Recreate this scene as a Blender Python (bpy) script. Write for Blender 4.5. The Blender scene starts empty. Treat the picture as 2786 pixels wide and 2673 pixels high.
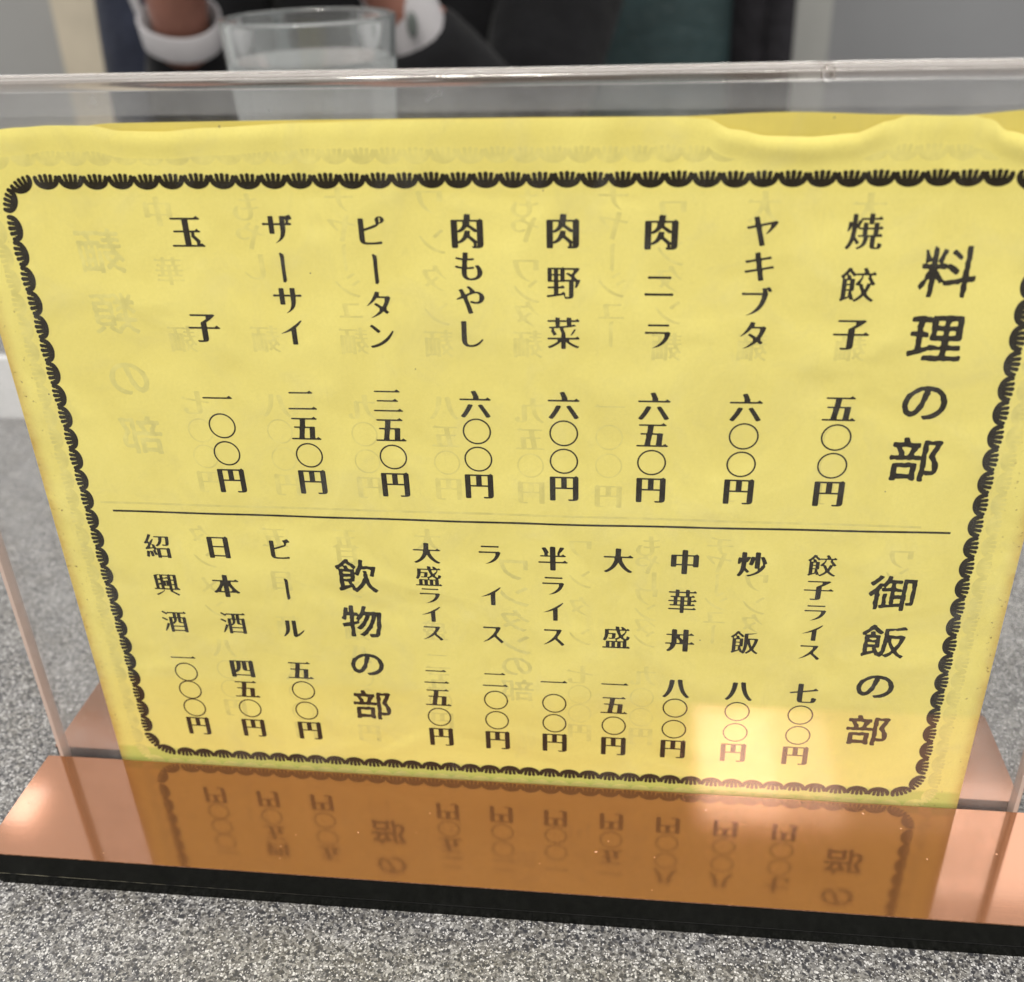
import bpy, bmesh, math, random
from mathutils import Vector, Matrix
from mathutils.geometry import tessellate_polygon
random.seed(7)
MM = 0.001
sc = bpy.context.scene
col = sc.collection

# ------------------------------------------------------------------ camera
cam_d = bpy.data.cameras.new('camera')
cam = bpy.data.objects.new('camera', cam_d)
col.objects.link(cam)
sc.camera = cam
cam_d.sensor_fit = 'HORIZONTAL'
cam_d.sensor_width = 36.0
cam_d.lens = 36.0 * 2835.4 / 2786.0
cam_d.clip_start = 0.01
cam_d.clip_end = 50.0
CR = Vector((0.99360423, 0.10895439, -0.02965777))
CU = Vector((-0.0280414, 0.49250112, 0.86985995))
CF = Vector((-0.10938155, 0.86346487, -0.49240643))
CAM = Vector((119.4309, -188.770, 191.3984)) * MM
m = Matrix((CR, CU, -CF)).transposed().to_4x4()
m.translation = CAM
cam.matrix_world = m
cam_d.dof.use_dof = True
cam_d.dof.focus_distance = 0.226
cam_d.dof.aperture_fstop = 14.5
cam_d.dof.aperture_blades = 0

# ------------------------------------------------------------------ light of the room
sc.view_settings.view_transform = 'Standard'
sc.view_settings.look = 'None'
sc.view_settings.exposure = 0.54
sc.view_settings.gamma = 1.0
world = bpy.data.worlds.new('World')
sc.world = world
world.use_nodes = True
bg = world.node_tree.nodes['Background']
bg.inputs['Color'].default_value = (1.0, 0.982, 0.95, 1)
bg.inputs['Strength'].default_value = 0.98

def area(name, loc, target, sx, sy, power, color=(1, 0.95, 0.86)):
    l = bpy.data.lights.new(name, 'AREA')
    l.shape = 'RECTANGLE'; l.size = sx; l.size_y = sy
    l.energy = power; l.color = color
    o = bpy.data.objects.new(name, l)
    col.objects.link(o)
    o.location = loc
    d = Vector(target) - Vector(loc)
    o.rotation_euler = d.to_track_quat('-Z', 'Y').to_euler()
    return o
# radiance of a rectangle lamp = power / (pi * area) (W/m2/sr)
def powr(L, sx, sy): return L * math.pi * sx * sy
area('ceiling_lamp_behind_viewer', (0.350, -1.37, 1.30), (0.350, -1.37, 0.0), 0.15, 0.30, powr(26, 0.15, 0.30))
area('ceiling_lamp_behind_viewer_next', (0.480, -1.37, 1.30), (0.480, -1.37, 0.0), 0.11, 0.30, powr(14, 0.11, 0.30))
area('ceiling_lamp_behind_viewer_right', (0.690, -1.46, 1.30), (0.690, -1.46, 0.0), 0.31, 0.48, powr(3.6, 0.31, 0.48))
area('ceiling_lamp_behind_viewer_far', (0.400, -1.64, 1.30), (0.400, -1.64, 0.0), 0.25, 0.22, powr(5.5, 0.25, 0.22))
area('added_fill_over_viewer', (0.0, -0.72, 1.70), (0.0, -0.72, 0.0), 1.5, 0.50, powr(5.0, 1.5, 0.50), (1, 0.97, 0.92))  # unseen fill light, added to brighten the card
area('ceiling_lamp_over_card', (-0.12, -0.46, 1.35), (-0.12, -0.46, 0.0), 0.26, 0.11, powr(80, 0.26, 0.11))
area('ceiling_lamp_far_left', (-1.02, 1.15, 1.30), (-1.02, 1.15, 0.0), 0.06, 0.09, powr(4.5, 0.06, 0.09))
area('added_fill_far_right', (1.02, 1.55, 1.50), (1.02, 1.55, 0.0), 0.80, 0.60, powr(1.55, 0.80, 0.60))  # unseen soft light, added to brighten the copper's right end

# ------------------------------------------------------------------ helpers
def tag(o, label=None, cat=None, group=None, kind=None):
    if label: o['label'] = label
    if cat: o['category'] = cat
    if group: o['group'] = group
    if kind: o['kind'] = kind
    return o

def link(name, me, mat=None, parent=None, smooth=False):
    o = bpy.data.objects.new(name, me)
    col.objects.link(o)
    if mat is not None:
        for mm_ in (mat if isinstance(mat, (list, tuple)) else [mat]): me.materials.append(mm_)
    if parent is not None: o.parent = parent
    if smooth:
        for p in me.polygons: p.use_smooth = True
    return o

def bmobj(name, bm, mat, parent=None, smooth=False):
    me = bpy.data.meshes.new(name)
    bmesh.ops.recalc_face_normals(bm, faces=bm.faces)
    bm.to_mesh(me); bm.free()
    return link(name, me, mat, parent, smooth)

def empty(name, loc=(0, 0, 0)):
    o = bpy.data.objects.new(name, None)
    col.objects.link(o); o.location = loc
    return o

def rrect(x0, x1, y0, y1, r, n=6, corners=(1, 1, 1, 1)):
    """outline, counter-clockwise from the lower left corner; a radius per corner flag"""
    out = []
    cs = [(x0, y0, 180), (x1, y0, 270), (x1, y1, 0), (x0, y1, 90)]
    for (cx, cy, a0), f in zip(cs, corners):
        rr = r * f
        if rr < 1e-9: out.append((cx, cy)); continue
        ox = cx + (rr if cx == x0 else -rr); oy = cy + (rr if cy == y0 else -rr)
        for k in range(n + 1):
            a = math.radians(a0 + 90 * k / n)
            out.append((ox + rr * math.cos(a), oy + rr * math.sin(a)))
    return out

def prism(outline, z0, z1, bevel=0.0, seg=2):
    bm = bmesh.new()
    lo = [bm.verts.new((x, y, z0)) for x, y in outline]
    hi = [bm.verts.new((x, y, z1)) for x, y in outline]
    n = len(outline)
    bm.faces.new(lo[::-1]); bm.faces.new(hi)
    for i in range(n): bm.faces.new((lo[i], lo[(i + 1) % n], hi[(i + 1) % n], hi[i]))
    if bevel:
        ed = [e for e in bm.edges if abs(e.verts[0].co.z - e.verts[1].co.z) < 1e-9]
        bmesh.ops.bevel(bm, geom=ed, offset=bevel, segments=seg, affect='EDGES', profile=0.5)
    return bm

def lathe(profile, n=64, cx=0, cy=0):
    bm = bmesh.new(); rings = []
    for r, z in profile:
        if r < 1e-7: rings.append([bm.verts.new((cx, cy, z))])
        else: rings.append([bm.verts.new((cx + r * math.cos(2 * math.pi * k / n), cy + r * math.sin(2 * math.pi * k / n), z)) for k in range(n)])
    for a, b in zip(rings, rings[1:]):
        for k in range(n):
            k2 = (k + 1) % n
            if len(a) == 1 and len(b) == 1: continue
            if len(a) == 1: bm.faces.new((a[0], b[k], b[k2]))
            elif len(b) == 1: bm.faces.new((a[k], b[0], a[k2]))
            else: bm.faces.new((a[k], b[k], b[k2], a[k2]))
    return bm

# ------------------------------------------------------------------ materials
class NT:
    def __init__(self, name):
        self.m = bpy.data.materials.new(name); self.m.use_nodes = True
        self.t = self.m.node_tree; self.t.nodes.clear()
        self.out = self.t.nodes.new('ShaderNodeOutputMaterial')
    def n(self, typ, **kw):
        nd = self.t.nodes.new('ShaderNode' + typ)
        for k, v in kw.items():
            if k.startswith('i_'): nd.inputs[k[2:].replace('_', ' ')].default_value = v
            else: setattr(nd, k, v)
        return nd
    def l(self, a, b): self.t.links.new(a, b)
    def coord(self, scale=1000.0):
        tc = self.n('TexCoord'); mp = self.n('Mapping')
        mp.inputs['Scale'].default_value = (scale,) * 3
        self.l(tc.outputs['Object'], mp.inputs['Vector'])
        return mp.outputs['Vector']           # object coordinates in millimetres
    def ramp(self, fac, stops, interp='LINEAR'):
        r = self.n('ValToRGB'); cr = r.color_ramp; cr.interpolation = interp
        while len(cr.elements) < len(stops): cr.elements.new(0.5)
        for e, (p, c) in zip(cr.elements, stops):
            e.position = p; e.color = (*c, 1) if len(c) == 3 else c
        self.l(fac, r.inputs['Fac']); return r.outputs['Color']
    def math(self, op, a, b=None, c=None, clamp=False):
        nd = self.n('Math', operation=op); nd.use_clamp = clamp
        for i, v in enumerate((a, b, c)):
            if v is None: continue
            if hasattr(v, 'default_value') or hasattr(v, 'links'): self.l(v, nd.inputs[i])
            else: nd.inputs[i].default_value = v
        return nd.outputs[0]
    def mix(self, fac, a, b, blend='MIX'):
        nd = self.n('MixRGB', blend_type=blend)
        for i, v in ((0, fac), (1, a), (2, b)):
            if hasattr(v, 'links'): self.l(v, nd.inputs[i])
            elif isinstance(v, (int, float)): nd.inputs[i].default_value = v
            else: nd.inputs[i].default_value = (*v, 1)
        return nd.outputs[0]
    def done(self, sh): self.l(sh, self.out.inputs['Surface']); return self.m

def principled(name, color, rough=0.5, metal=0.0, spec=0.5, noise=None, bump=None, sheen=0.0):
    t = NT(name); p = t.n('BsdfPrincipled')
    p.inputs['Base Color'].default_value = (*color, 1)
    p.inputs['Roughness'].default_value = rough
    p.inputs['Metallic'].default_value = metal
    p.inputs['Specular IOR Level'].default_value = spec
    if sheen: p.inputs['Sheen Weight'].default_value = sheen
    v = t.coord()
    if noise:
        sc_, amt = noise
        nz = t.n('TexNoise', i_Scale=sc_, i_Detail=5.0, i_Roughness=0.6); t.l(v, nz.inputs['Vector'])
        lo = tuple(c * (1 - amt) for c in color); hi = tuple(min(1, c * (1 + amt)) for c in color)
        t.l(t.ramp(nz.outputs['Fac'], [(0.3, lo), (0.7, hi)]), p.inputs['Base Color'])
    if bump:
        sc_, st, dist = bump
        nz = t.n('TexNoise', i_Scale=sc_, i_Detail=4.0); t.l(v, nz.inputs['Vector'])
        b = t.n('Bump', i_Strength=st, i_Distance=dist); t.l(nz.outputs['Fac'], b.inputs['Height'])
        t.l(b.outputs['Normal'], p.inputs['Normal'])
    return t.done(p.outputs[0])

def mat_paper():
    t = NT('yellow_paper'); v = t.coord()
    p = t.n('BsdfPrincipled'); p.inputs['Roughness'].default_value = 0.62
    p.inputs['Specular IOR Level'].default_value = 0.25
    n1 = t.n('TexNoise', i_Scale=0.045, i_Detail=5.0, i_Roughness=0.62, i_Distortion=0.6); t.l(v, n1.inputs['Vector'])
    base = t.ramp(n1.outputs['Fac'], [(0.30, PAPER_LO), (0.70, PAPER_HI)])
    n2 = t.n('TexNoise', i_Scale=1.7, i_Detail=3.0); t.l(v, n2.inputs['Vector'])
    fine = t.ramp(n2.outputs['Fac'], [(0.35, (0.965, 0.965, 0.95)), (0.65, (1, 1, 1))])
    c = t.mix(1.0, base, fine, 'MULTIPLY')
    # greenish reflection at the slot, painted into the foot of the card
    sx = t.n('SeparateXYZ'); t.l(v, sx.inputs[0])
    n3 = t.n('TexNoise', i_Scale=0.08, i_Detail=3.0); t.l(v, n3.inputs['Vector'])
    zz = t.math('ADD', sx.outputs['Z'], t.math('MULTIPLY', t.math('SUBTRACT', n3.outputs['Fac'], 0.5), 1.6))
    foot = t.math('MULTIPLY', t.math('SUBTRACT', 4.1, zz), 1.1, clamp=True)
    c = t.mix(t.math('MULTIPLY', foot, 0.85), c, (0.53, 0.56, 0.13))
    # browned, handled side edges
    n4 = t.n('TexNoise', i_Scale=0.35, i_Detail=5.0, i_Roughness=0.7); t.l(v, n4.inputs['Vector'])
    xl = t.math('ADD', sx.outputs['X'], 9.6); xr = t.math('SUBTRACT', 200.2, sx.outputs['X'])
    e = t.math('SUBTRACT', 1.0, t.math('DIVIDE', t.math('MINIMUM', xl, xr), 3.0), clamp=True)
    e = t.math('MULTIPLY', t.math('POWER', e, 1.6), t.math('MULTIPLY', n4.outputs['Fac'], 1.1), clamp=True)
    c = t.mix(e, c, (0.46, 0.23, 0.045))
    n5 = t.n('TexNoise', i_Scale=0.9, i_Detail=2.0); t.l(v, n5.inputs['Vector'])
    sp = t.math('MULTIPLY', t.math('MULTIPLY', t.math('SUBTRACT', n5.outputs['Fac'], 0.66), 12.0, clamp=True), t.math('SUBTRACT', 1.0, t.math('DIVIDE', t.math('MINIMUM', xl, xr), 9.0), clamp=True), clamp=True)
    c = t.mix(sp, c, (0.25, 0.16, 0.05))
    t.l(c, p.inputs['Base Color'])
    # soft cockles in the sheet
    n6 = t.n('TexNoise', i_Scale=0.045, i_Detail=1.6, i_Distortion=0.7); t.l(v, n6.inputs['Vector'])
    b = t.n('Bump', i_Strength=0.85, i_Distance=0.0013); t.l(n6.outputs['Fac'], b.inputs['Height'])
    n7 = t.n('TexVoronoi', i_Scale=0.05); n7.feature = 'F1'; t.l(v, n7.inputs['Vector'])
    b2 = t.n('Bump', i_Strength=0.25, i_Distance=0.0007); t.l(n7.outputs['Distance'], b2.inputs['Height']); t.l(b.outputs['Normal'], b2.inputs['Normal'])
    t.l(b2.outputs['Normal'], p.inputs['Normal'])
    return t.done(p.outputs[0])

PAPER_LO = (0.79, 0.69, 0.195); PAPER_HI = (0.86, 0.765, 0.235)
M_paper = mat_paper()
M_backpaper = principled('backing_paper_with_shade', (0.70, 0.585, 0.14), 0.7, spec=0.2, noise=(0.05, 0.10))  # darker yellow: the shade inside the fold, put into the paper colour
M_ink = principled('black_brown_ink', (0.016, 0.012, 0.005), 0.6, spec=0.2, noise=(0.9, 0.35))
M_ghost = principled('print_showing_through', (0.70, 0.63, 0.21), 0.62, spec=0.25, noise=(0.30, 0.14))
M_ghost2 = principled('faint_print_showing_through', (0.725, 0.645, 0.203), 0.62, spec=0.25, noise=(0.30, 0.12))

def thin_clear(name, haze=None, tint=(1, 1, 1), rough=0.0):
    """clear acrylic sheet: straight transmission, Fresnel reflection (ior 1.49 from either side)"""
    t = NT(name)
    geo = t.n('NewGeometry')
    ior = t.math('ADD', t.math('MULTIPLY', geo.outputs['Backfacing'], 1 / 1.49 - 1.49), 1.49)
    fr = t.n('Fresnel'); t.l(ior, fr.inputs['IOR'])
    tr = t.n('BsdfTransparent'); tr.inputs['Color'].default_value = (*tint, 1)
    gl = t.n('BsdfGlossy'); gl.inputs['Roughness'].default_value = rough
    body = tr.outputs[0]
    if haze is not None:
        df = t.n('BsdfDiffuse'); df.inputs['Color'].default_value = (0.72, 0.73, 0.74, 1)
        tl = t.n('BsdfTranslucent'); tl.inputs['Color'].default_value = (0.72, 0.73, 0.74, 1)
        ad = t.n('MixShader'); ad.inputs[0].default_value = 0.4
        t.l(df.outputs[0], ad.inputs[1]); t.l(tl.outputs[0], ad.inputs[2])
        mx = t.n('MixShader'); t.l(haze(t), mx.inputs[0]); t.l(body, mx.inputs[1]); t.l(ad.outputs[0], mx.inputs[2])
        body = mx.outputs[0]
    m2 = t.n('MixShader'); t.l(fr.outputs[0], m2.inputs[0]); t.l(body, m2.inputs[1]); t.l(gl.outputs[0], m2.inputs[2])
    return t.done(m2.outputs[0])

def haze_back(t):
    v = t.coord(); s = t.n('SeparateXYZ'); t.l(v, s.inputs[0])
    z = s.outputs['Z']; x = s.outputs['X']
    up = t.math('MULTIPLY', t.math('SUBTRACT', z, 158.9), 1.6, clamp=True)
    dn = t.math('MULTIPLY', t.math('SUBTRACT', 163.6, z), 1.8, clamp=True)
    nz = t.n('TexNoise', i_Scale=0.05, i_Detail=4.0); t.l(v, nz.inputs['Vector'])
    rgt = t.math('SUBTRACT', 1.0, t.math('MULTIPLY', t.math('SUBTRACT', x, 100.0), 0.004, clamp=True))
    a = t.math('MULTIPLY', t.math('MULTIPLY', up, dn), t.math('MULTIPLY', rgt, t.math('ADD', 0.10, t.math('MULTIPLY', nz.outputs['Fac'], 0.14))))
    nz2 = t.n('TexNoise', i_Scale=0.09, i_Detail=3.0); t.l(v, nz2.inputs['Vector'])
    b = t.math('MULTIPLY', t.math('SUBTRACT', nz2.outputs['Fac'], 0.22), 0.36, clamp=True)
    return t.math('ADD', a, b)
def haze_front(t):
    v = t.coord()
    n1 = t.n('TexNoise', i_Scale=0.07, i_Detail=7.0, i_Roughness=0.7, i_Distortion=0.8); t.l(v, n1.inputs['Vector'])
    mp = t.n('Mapping'); mp.inputs['Scale'].default_value = (0.9, 1, 0.06); mp.inputs['Rotation'].default_value = (0, 0.5, 0); t.l(v, mp.inputs['Vector'])
    n2 = t.n('TexNoise', i_Scale=1.0, i_Detail=3.0); t.l(mp.outputs[0], n2.inputs['Vector'])
    a = t.math('MULTIPLY', t.math('SUBTRACT', n1.outputs['Fac'], 0.50), 0.20, clamp=True)
    c = t.math('MULTIPLY', t.math('SUBTRACT', n2.outputs['Fac'], 0.68), 0.25, clamp=True)
    return t.math('ADD', a, c)
M_clear = thin_clear('clear_acrylic', haze=haze_front)
M_haze = thin_clear('clear_acrylic_with_milky_film', haze=haze_back)

def mat_glass(name, color=(1, 1, 1), ior=1.49, rough=0.0):
    t = NT(name); g = t.n('BsdfGlass'); g.inputs['Color'].default_value = (*color, 1)
    g.inputs['IOR'].default_value = ior; g.inputs['Roughness'].default_value = rough
    return t.done(g.outputs[0])
def mat_cloudy(name, ior, tint, white, fac, rough):
    t = NT(name); g = t.n('BsdfGlass'); g.inputs['Color'].default_value = (*tint, 1); g.inputs['IOR'].default_value = ior; g.inputs['Roughness'].default_value = rough
    d = t.n('BsdfTranslucent'); d.inputs['Color'].default_value = (*white, 1)
    e = t.n('BsdfDiffuse'); e.inputs['Color'].default_value = (*white, 1)
    m1 = t.n('MixShader'); t.l(d.outputs[0], m1.inputs[1]); t.l(e.outputs[0], m1.inputs[2])
    m2 = t.n('MixShader'); m2.inputs[0].default_value = fac; t.l(g.outputs[0], m2.inputs[1]); t.l(m1.outputs[0], m2.inputs[2])
    return t.done(m2.outputs[0])
M_glass = mat_cloudy('scuffed_drinking_glass', 1.48, (0.98, 0.99, 0.99), (0.85, 0.86, 0.86), 0.05, 0.02)
M_water = mat_cloudy('water', 1.33, (0.99, 0.995, 0.995), (0.85, 0.87, 0.87), 0.22, 0.04)

def mat_rim():
    t = NT('bent_acrylic_edge'); v = t.coord()
    g = t.n('BsdfGlass'); g.inputs['IOR'].default_value = 1.49; g.inputs['Roughness'].default_value = 0.05
    df = t.n('BsdfPrincipled'); df.inputs['Base Color'].default_value = (0.46, 0.38, 0.32, 1); df.inputs['Roughness'].default_value = 0.10
    nz = t.n('TexNoise', i_Scale=0.8, i_Detail=6.0, i_Roughness=0.7); t.l(v, nz.inputs['Vector'])
    b = t.n('Bump', i_Strength=0.07, i_Distance=0.0002); t.l(nz.outputs['Fac'], b.inputs['Height'])
    t.l(b.outputs['Normal'], g.inputs['Normal']); t.l(b.outputs['Normal'], df.inputs['Normal'])
    mx = t.n('MixShader'); mx.inputs[0].default_value = 0.14
    t.l(g.outputs[0], mx.inputs[1]); t.l(df.outputs[0], mx.inputs[2])
    return t.done(mx.outputs[0])
M_rim = mat_rim()

def mat_side_edge():
    t = NT('cut_acrylic_edge')
    tr = t.n('BsdfTransparent'); tr.inputs['Color'].default_value = (0.86, 0.80, 0.76, 1)
    df = t.n('BsdfPrincipled'); df.inputs['Base Color'].default_value = (0.68, 0.54, 0.47, 1); df.inputs['Roughness'].default_value = 0.25
    mx = t.n('MixShader'); mx.inputs[0].default_value = 0.62
    t.l(tr.outputs[0], mx.inputs[1]); t.l(df.outputs[0], mx.inputs[2])
    return t.done(mx.outputs[0])
M_edge = mat_side_edge()

def mat_copper():
    t = NT('copper_coloured_gloss_film'); v = t.coord()
    p = t.n('BsdfPrincipled')
    p.inputs['Base Color'].default_value = (0.095, 0.036, 0.008, 1)
    p.inputs['Roughness'].default_value = 0.6; p.inputs['Specular IOR Level'].default_value = 0.0
    g = t.n('BsdfGlossy'); g.inputs['Color'].default_value = (0.93, 0.47, 0.31, 1)
    nz = t.n('TexNoise', i_Scale=0.35, i_Detail=7.0, i_Roughness=0.65); t.l(v, nz.inputs['Vector'])
    r = t.math('ADD', 0.060, t.math('MULTIPLY', nz.outputs['Fac'], 0.035)); t.l(r, g.inputs['Roughness'])
    # fine wiping scratches and waviness of the film
    mp = t.n('Mapping'); mp.inputs['Scale'].default_value = (0.05, 1.2, 1); t.l(v, mp.inputs['Vector'])
    ns = t.n('TexNoise', i_Scale=1.0, i_Detail=8.0, i_Roughness=0.8); t.l(mp.outputs[0], ns.inputs['Vector'])
    b = t.n('Bump', i_Strength=0.02, i_Distance=0.0002); t.l(ns.outputs['Fac'], b.inputs['Height'])
    t.l(b.outputs['Normal'], g.inputs['Normal'])
    mx = t.n('MixShader'); mx.inputs[0].default_value = 0.25
    t.l(p.outputs[0], mx.inputs[1]); t.l(g.outputs[0], mx.inputs[2])
    fr = t.n('Fresnel'); fr.inputs['IOR'].default_value = 1.44
    wg = t.n('BsdfGlossy'); wg.inputs['Roughness'].default_value = 0.05
    m2 = t.n('MixShader'); t.l(fr.outputs[0], m2.inputs[0]); t.l(mx.outputs[0], m2.inputs[1]); t.l(wg.outputs[0], m2.inputs[2])
    return t.done(m2.outputs[0])
M_copper = mat_copper()
M_black = principled('black_acrylic', (0.003, 0.0035, 0.0025), 0.25, spec=0.12, noise=(0.6, 0.5), bump=(0.5, 0.25, 0.0002))
def mat_seam():
    t = NT('seam_with_painted_glint'); v = t.coord(); p = t.n('BsdfPrincipled'); p.inputs['Roughness'].default_value = 0.4
    nz = t.n('TexNoise', i_Scale=0.3, i_Detail=5.0); t.l(v, nz.inputs['Vector'])
    s = t.n('SeparateXYZ'); t.l(v, s.inputs[0])
    f = t.math('MULTIPLY', t.math('SUBTRACT', 1.0, t.math('DIVIDE', t.math('ADD', s.outputs['X'], 30.0), 85.0), clamp=True), t.math('MULTIPLY', t.math('SUBTRACT', nz.outputs['Fac'], 0.35), 3.0, clamp=True))
    t.l(t.mix(f, (0.004, 0.004, 0.004), (0.30, 0.28, 0.20)), p.inputs['Base Color'])  # pale streaks on the left: the seam's glint, painted into its colour
    return t.done(p.outputs[0])
M_seam = mat_seam()

def mat_granite():
    t = NT('speckled_grey_laminate'); v = t.coord()
    nd = t.n('TexNoise', i_Scale=1.1, i_Detail=2.0); t.l(v, nd.inputs['Vector'])
    ds = t.n('VectorMath', operation='MULTIPLY_ADD'); ds.inputs[1].default_value = (0.95,) * 3
    t.l(nd.outputs['Color'], ds.inputs[0]); t.l(v, ds.inputs[2])
    def vor(scale, off):
        a = t.n('VectorMath', operation='ADD'); a.inputs[1].default_value = (off,) * 3; t.l(ds.outputs[0], a.inputs[0])
        w = t.n('TexVoronoi', i_Scale=scale); w.voronoi_dimensions = '2D'; t.l(a.outputs[0], w.inputs['Vector'])
        s = t.n('SeparateColor'); t.l(w.outputs['Color'], s.inputs[0]); return s.outputs[0]
    def chips(scale, off, share, size):
        a_ = t.n('VectorMath', operation='ADD'); a_.inputs[1].default_value = (off,) * 3; t.l(ds.outputs[0], a_.inputs[0])
        w = t.n('TexVoronoi', i_Scale=scale); w.voronoi_dimensions = '2D'; t.l(a_.outputs[0], w.inputs['Vector'])
        s = t.n('SeparateColor'); t.l(w.outputs['Color'], s.inputs[0])
        pick = t.math('LESS_THAN', s.outputs[0], share)
        # size differs from chip to chip
        rad = t.math('MULTIPLY', t.math('ADD', 0.35, s.outputs[1]), size)
        near = t.math('MULTIPLY', t.math('SUBTRACT', rad, w.outputs['Distance']), 9.0, clamp=True)
        return t.math('MULTIPLY', pick, near)
    f1 = vor(2.7, 0.0)
    base = t.ramp(f1, [(0.0, (0.095, 0.093, 0.091)), (0.22, (0.145, 0.142, 0.138)), (0.5, (0.20, 0.197, 0.19)), (0.78, (0.265, 0.262, 0.252))], 'CONSTANT')
    f2 = vor(1.25, 31.7)
    big = t.ramp(f2, [(0.0, (0.55, 0.55, 0.58)), (0.20, (0.84, 0.83, 0.82)), (0.50, (1.0, 1.0, 1.0)), (0.80, (1.28, 1.28, 1.27))], 'CONSTANT')
    c = t.mix(1.0, base, big, 'MULTIPLY')
    n2 = t.n('TexNoise', i_Scale=0.13, i_Detail=4.0); t.l(v, n2.inputs['Vector'])
    cl = t.ramp(n2.outputs['Fac'], [(0.3, (0.80, 0.78, 0.75)), (0.7, (1.02, 1.02, 1.05))])
    c = t.mix(1.0, c, cl, 'MULTIPLY')
    c = t.mix(chips(1.1, 11.3, 0.42, 0.57), c, (0.032, 0.032, 0.036))
    c = t.mix(chips(1.8, 57.1, 0.24, 0.54), c, (0.045, 0.042, 0.040))
    c = t.mix(chips(1.25, 91.4, 0.16, 0.38), c, (0.40, 0.395, 0.385))
    c = t.mix(chips(2.2, 23.9, 0.17, 0.46), c, (0.50, 0.49, 0.485))
    p = t.n('BsdfPrincipled'); p.inputs['Roughness'].default_value = 0.33; p.inputs['Specular IOR Level'].default_value = 0.45
    t.l(c, p.inputs['Base Color'])
    b = t.n('Bump', i_Strength=0.12, i_Distance=0.0002); t.l(f1, b.inputs['Height']); t.l(b.outputs['Normal'], p.inputs['Normal'])
    return t.done(p.outputs[0])
M_granite = mat_granite()
M_ledge_white = principled('white_ledge_trim', (0.62, 0.62, 0.63), 0.35, noise=(0.02, 0.08))
M_wall = principled('grey_wall_paint', (0.30, 0.30, 0.295), 0.7, noise=(0.004, 0.07))
M_wall_panel = principled('pale_grey_panel', (0.235, 0.24, 0.25), 0.45, noise=(0.003, 0.08))
M_post = principled('cream_post_paint', (0.50, 0.44, 0.34), 0.5, noise=(0.02, 0.08))
M_trim = principled('light_grey_frame', (0.37, 0.37, 0.35), 0.5, noise=(0.01, 0.06))
M_floor = principled('brown_floor', (0.12, 0.10, 0.085), 0.6, noise=(0.02, 0.3))
M_teal = principled('teal_vinyl', (0.030, 0.058, 0.063), 0.42, noise=(0.02, 0.25), bump=(0.06, 0.4, 0.004))
M_jacket = principled('black_suit_wool', (0.006, 0.006, 0.007), 0.9, spec=0.15, noise=(0.03, 0.3), bump=(0.03, 0.6, 0.01), sheen=0.05)
M_navy = principled('navy_cloth', (0.017, 0.020, 0.033), 0.9, spec=0.15, noise=(0.02, 0.35), bump=(0.03, 0.6, 0.01), sheen=0.05)
M_coat = principled('charcoal_cloth', (0.018, 0.017, 0.020), 0.9, spec=0.15, noise=(0.02, 0.4), bump=(0.03, 0.8, 0.01))
M_shirt = principled('white_shirt_cotton', (0.31, 0.30, 0.31), 0.8, noise=(0.05, 0.06))
M_button = principled('grey_button', (0.07, 0.08, 0.075), 0.3)
M_skin = principled('skin', (0.23, 0.10, 0.072), 0.55, noise=(0.06, 0.15))
M_hair = principled('black_hair', (0.012, 0.010, 0.009), 0.5, bump=(0.4, 0.8, 0.002))

# ------------------------------------------------------------------ the setting
def slab(name, x0, x1, y0, y1, z0, z1, mat, bevel=0.0, parent=None, r=0.0):
    return bmobj(name, prism(rrect(x0 * MM, x1 * MM, y0 * MM, y1 * MM, r * MM, corners=(1, 1, 1, 1) if r else (0, 0, 0, 0)), z0 * MM, z1 * MM, bevel * MM), mat, parent)

tag(slab('floor', -2500, 2500, -2000, 2500, -760, -720, M_floor), kind='structure')
tag(slab('wall', -2500, 2500, 1420, 1520, -720, 1320, M_wall), kind='structure')
tag(slab('light_blocking_wall', -2500, 2500, -2100, -2000, -720, 900, principled('dark_light_blocker', (0.10, 0.085, 0.07), 0.6, noise=(0.01, 0.3))), kind='structure')  # unseen dark wall, added to keep room light out of the ink's reflections
pst = tag(slab('wall_post', -682, -600, 1300, 1380, -720, 1320, M_post, 4), 'cream painted square post standing against the grey wall behind the seated person', 'post')
fr = tag(slab('wall_frame', 322, 367, 1330, 1400, -720, 1320, M_trim, 4), 'light grey upright frame at the left side of the pale grey wall panel', 'frame')
pn = tag(slab('wall_panel', 368, 1300, 1365, 1410, -720, 1320, M_wall_panel, 3), 'flat pale grey panel filling the wall right of the light grey frame', 'panel')

TZ = -10.6
tb = empty('counter_table', (0, 0, TZ * MM))
tag(tb, 'speckled grey laminate table with a raised white edged shelf along its back', 'table')
def child(o, p):
    o.parent = p; o.matrix_parent_inverse = p.matrix_world.inverted() if p.matrix_world != Matrix() else Matrix.Translation(-p.location)
    return o
child(slab('table_top', -1100, 1100, -640, 222, TZ - 30, TZ, M_granite, 2), tb)
child(slab('shelf_front', -1100, 1100, 222, 226, TZ - 6, 19.0, M_ledge_white, 0.8), tb)
child(slab('shelf_top', -1100, 1100, 226, 560, TZ - 6, 19.6, M_granite, 2), tb)

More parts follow.
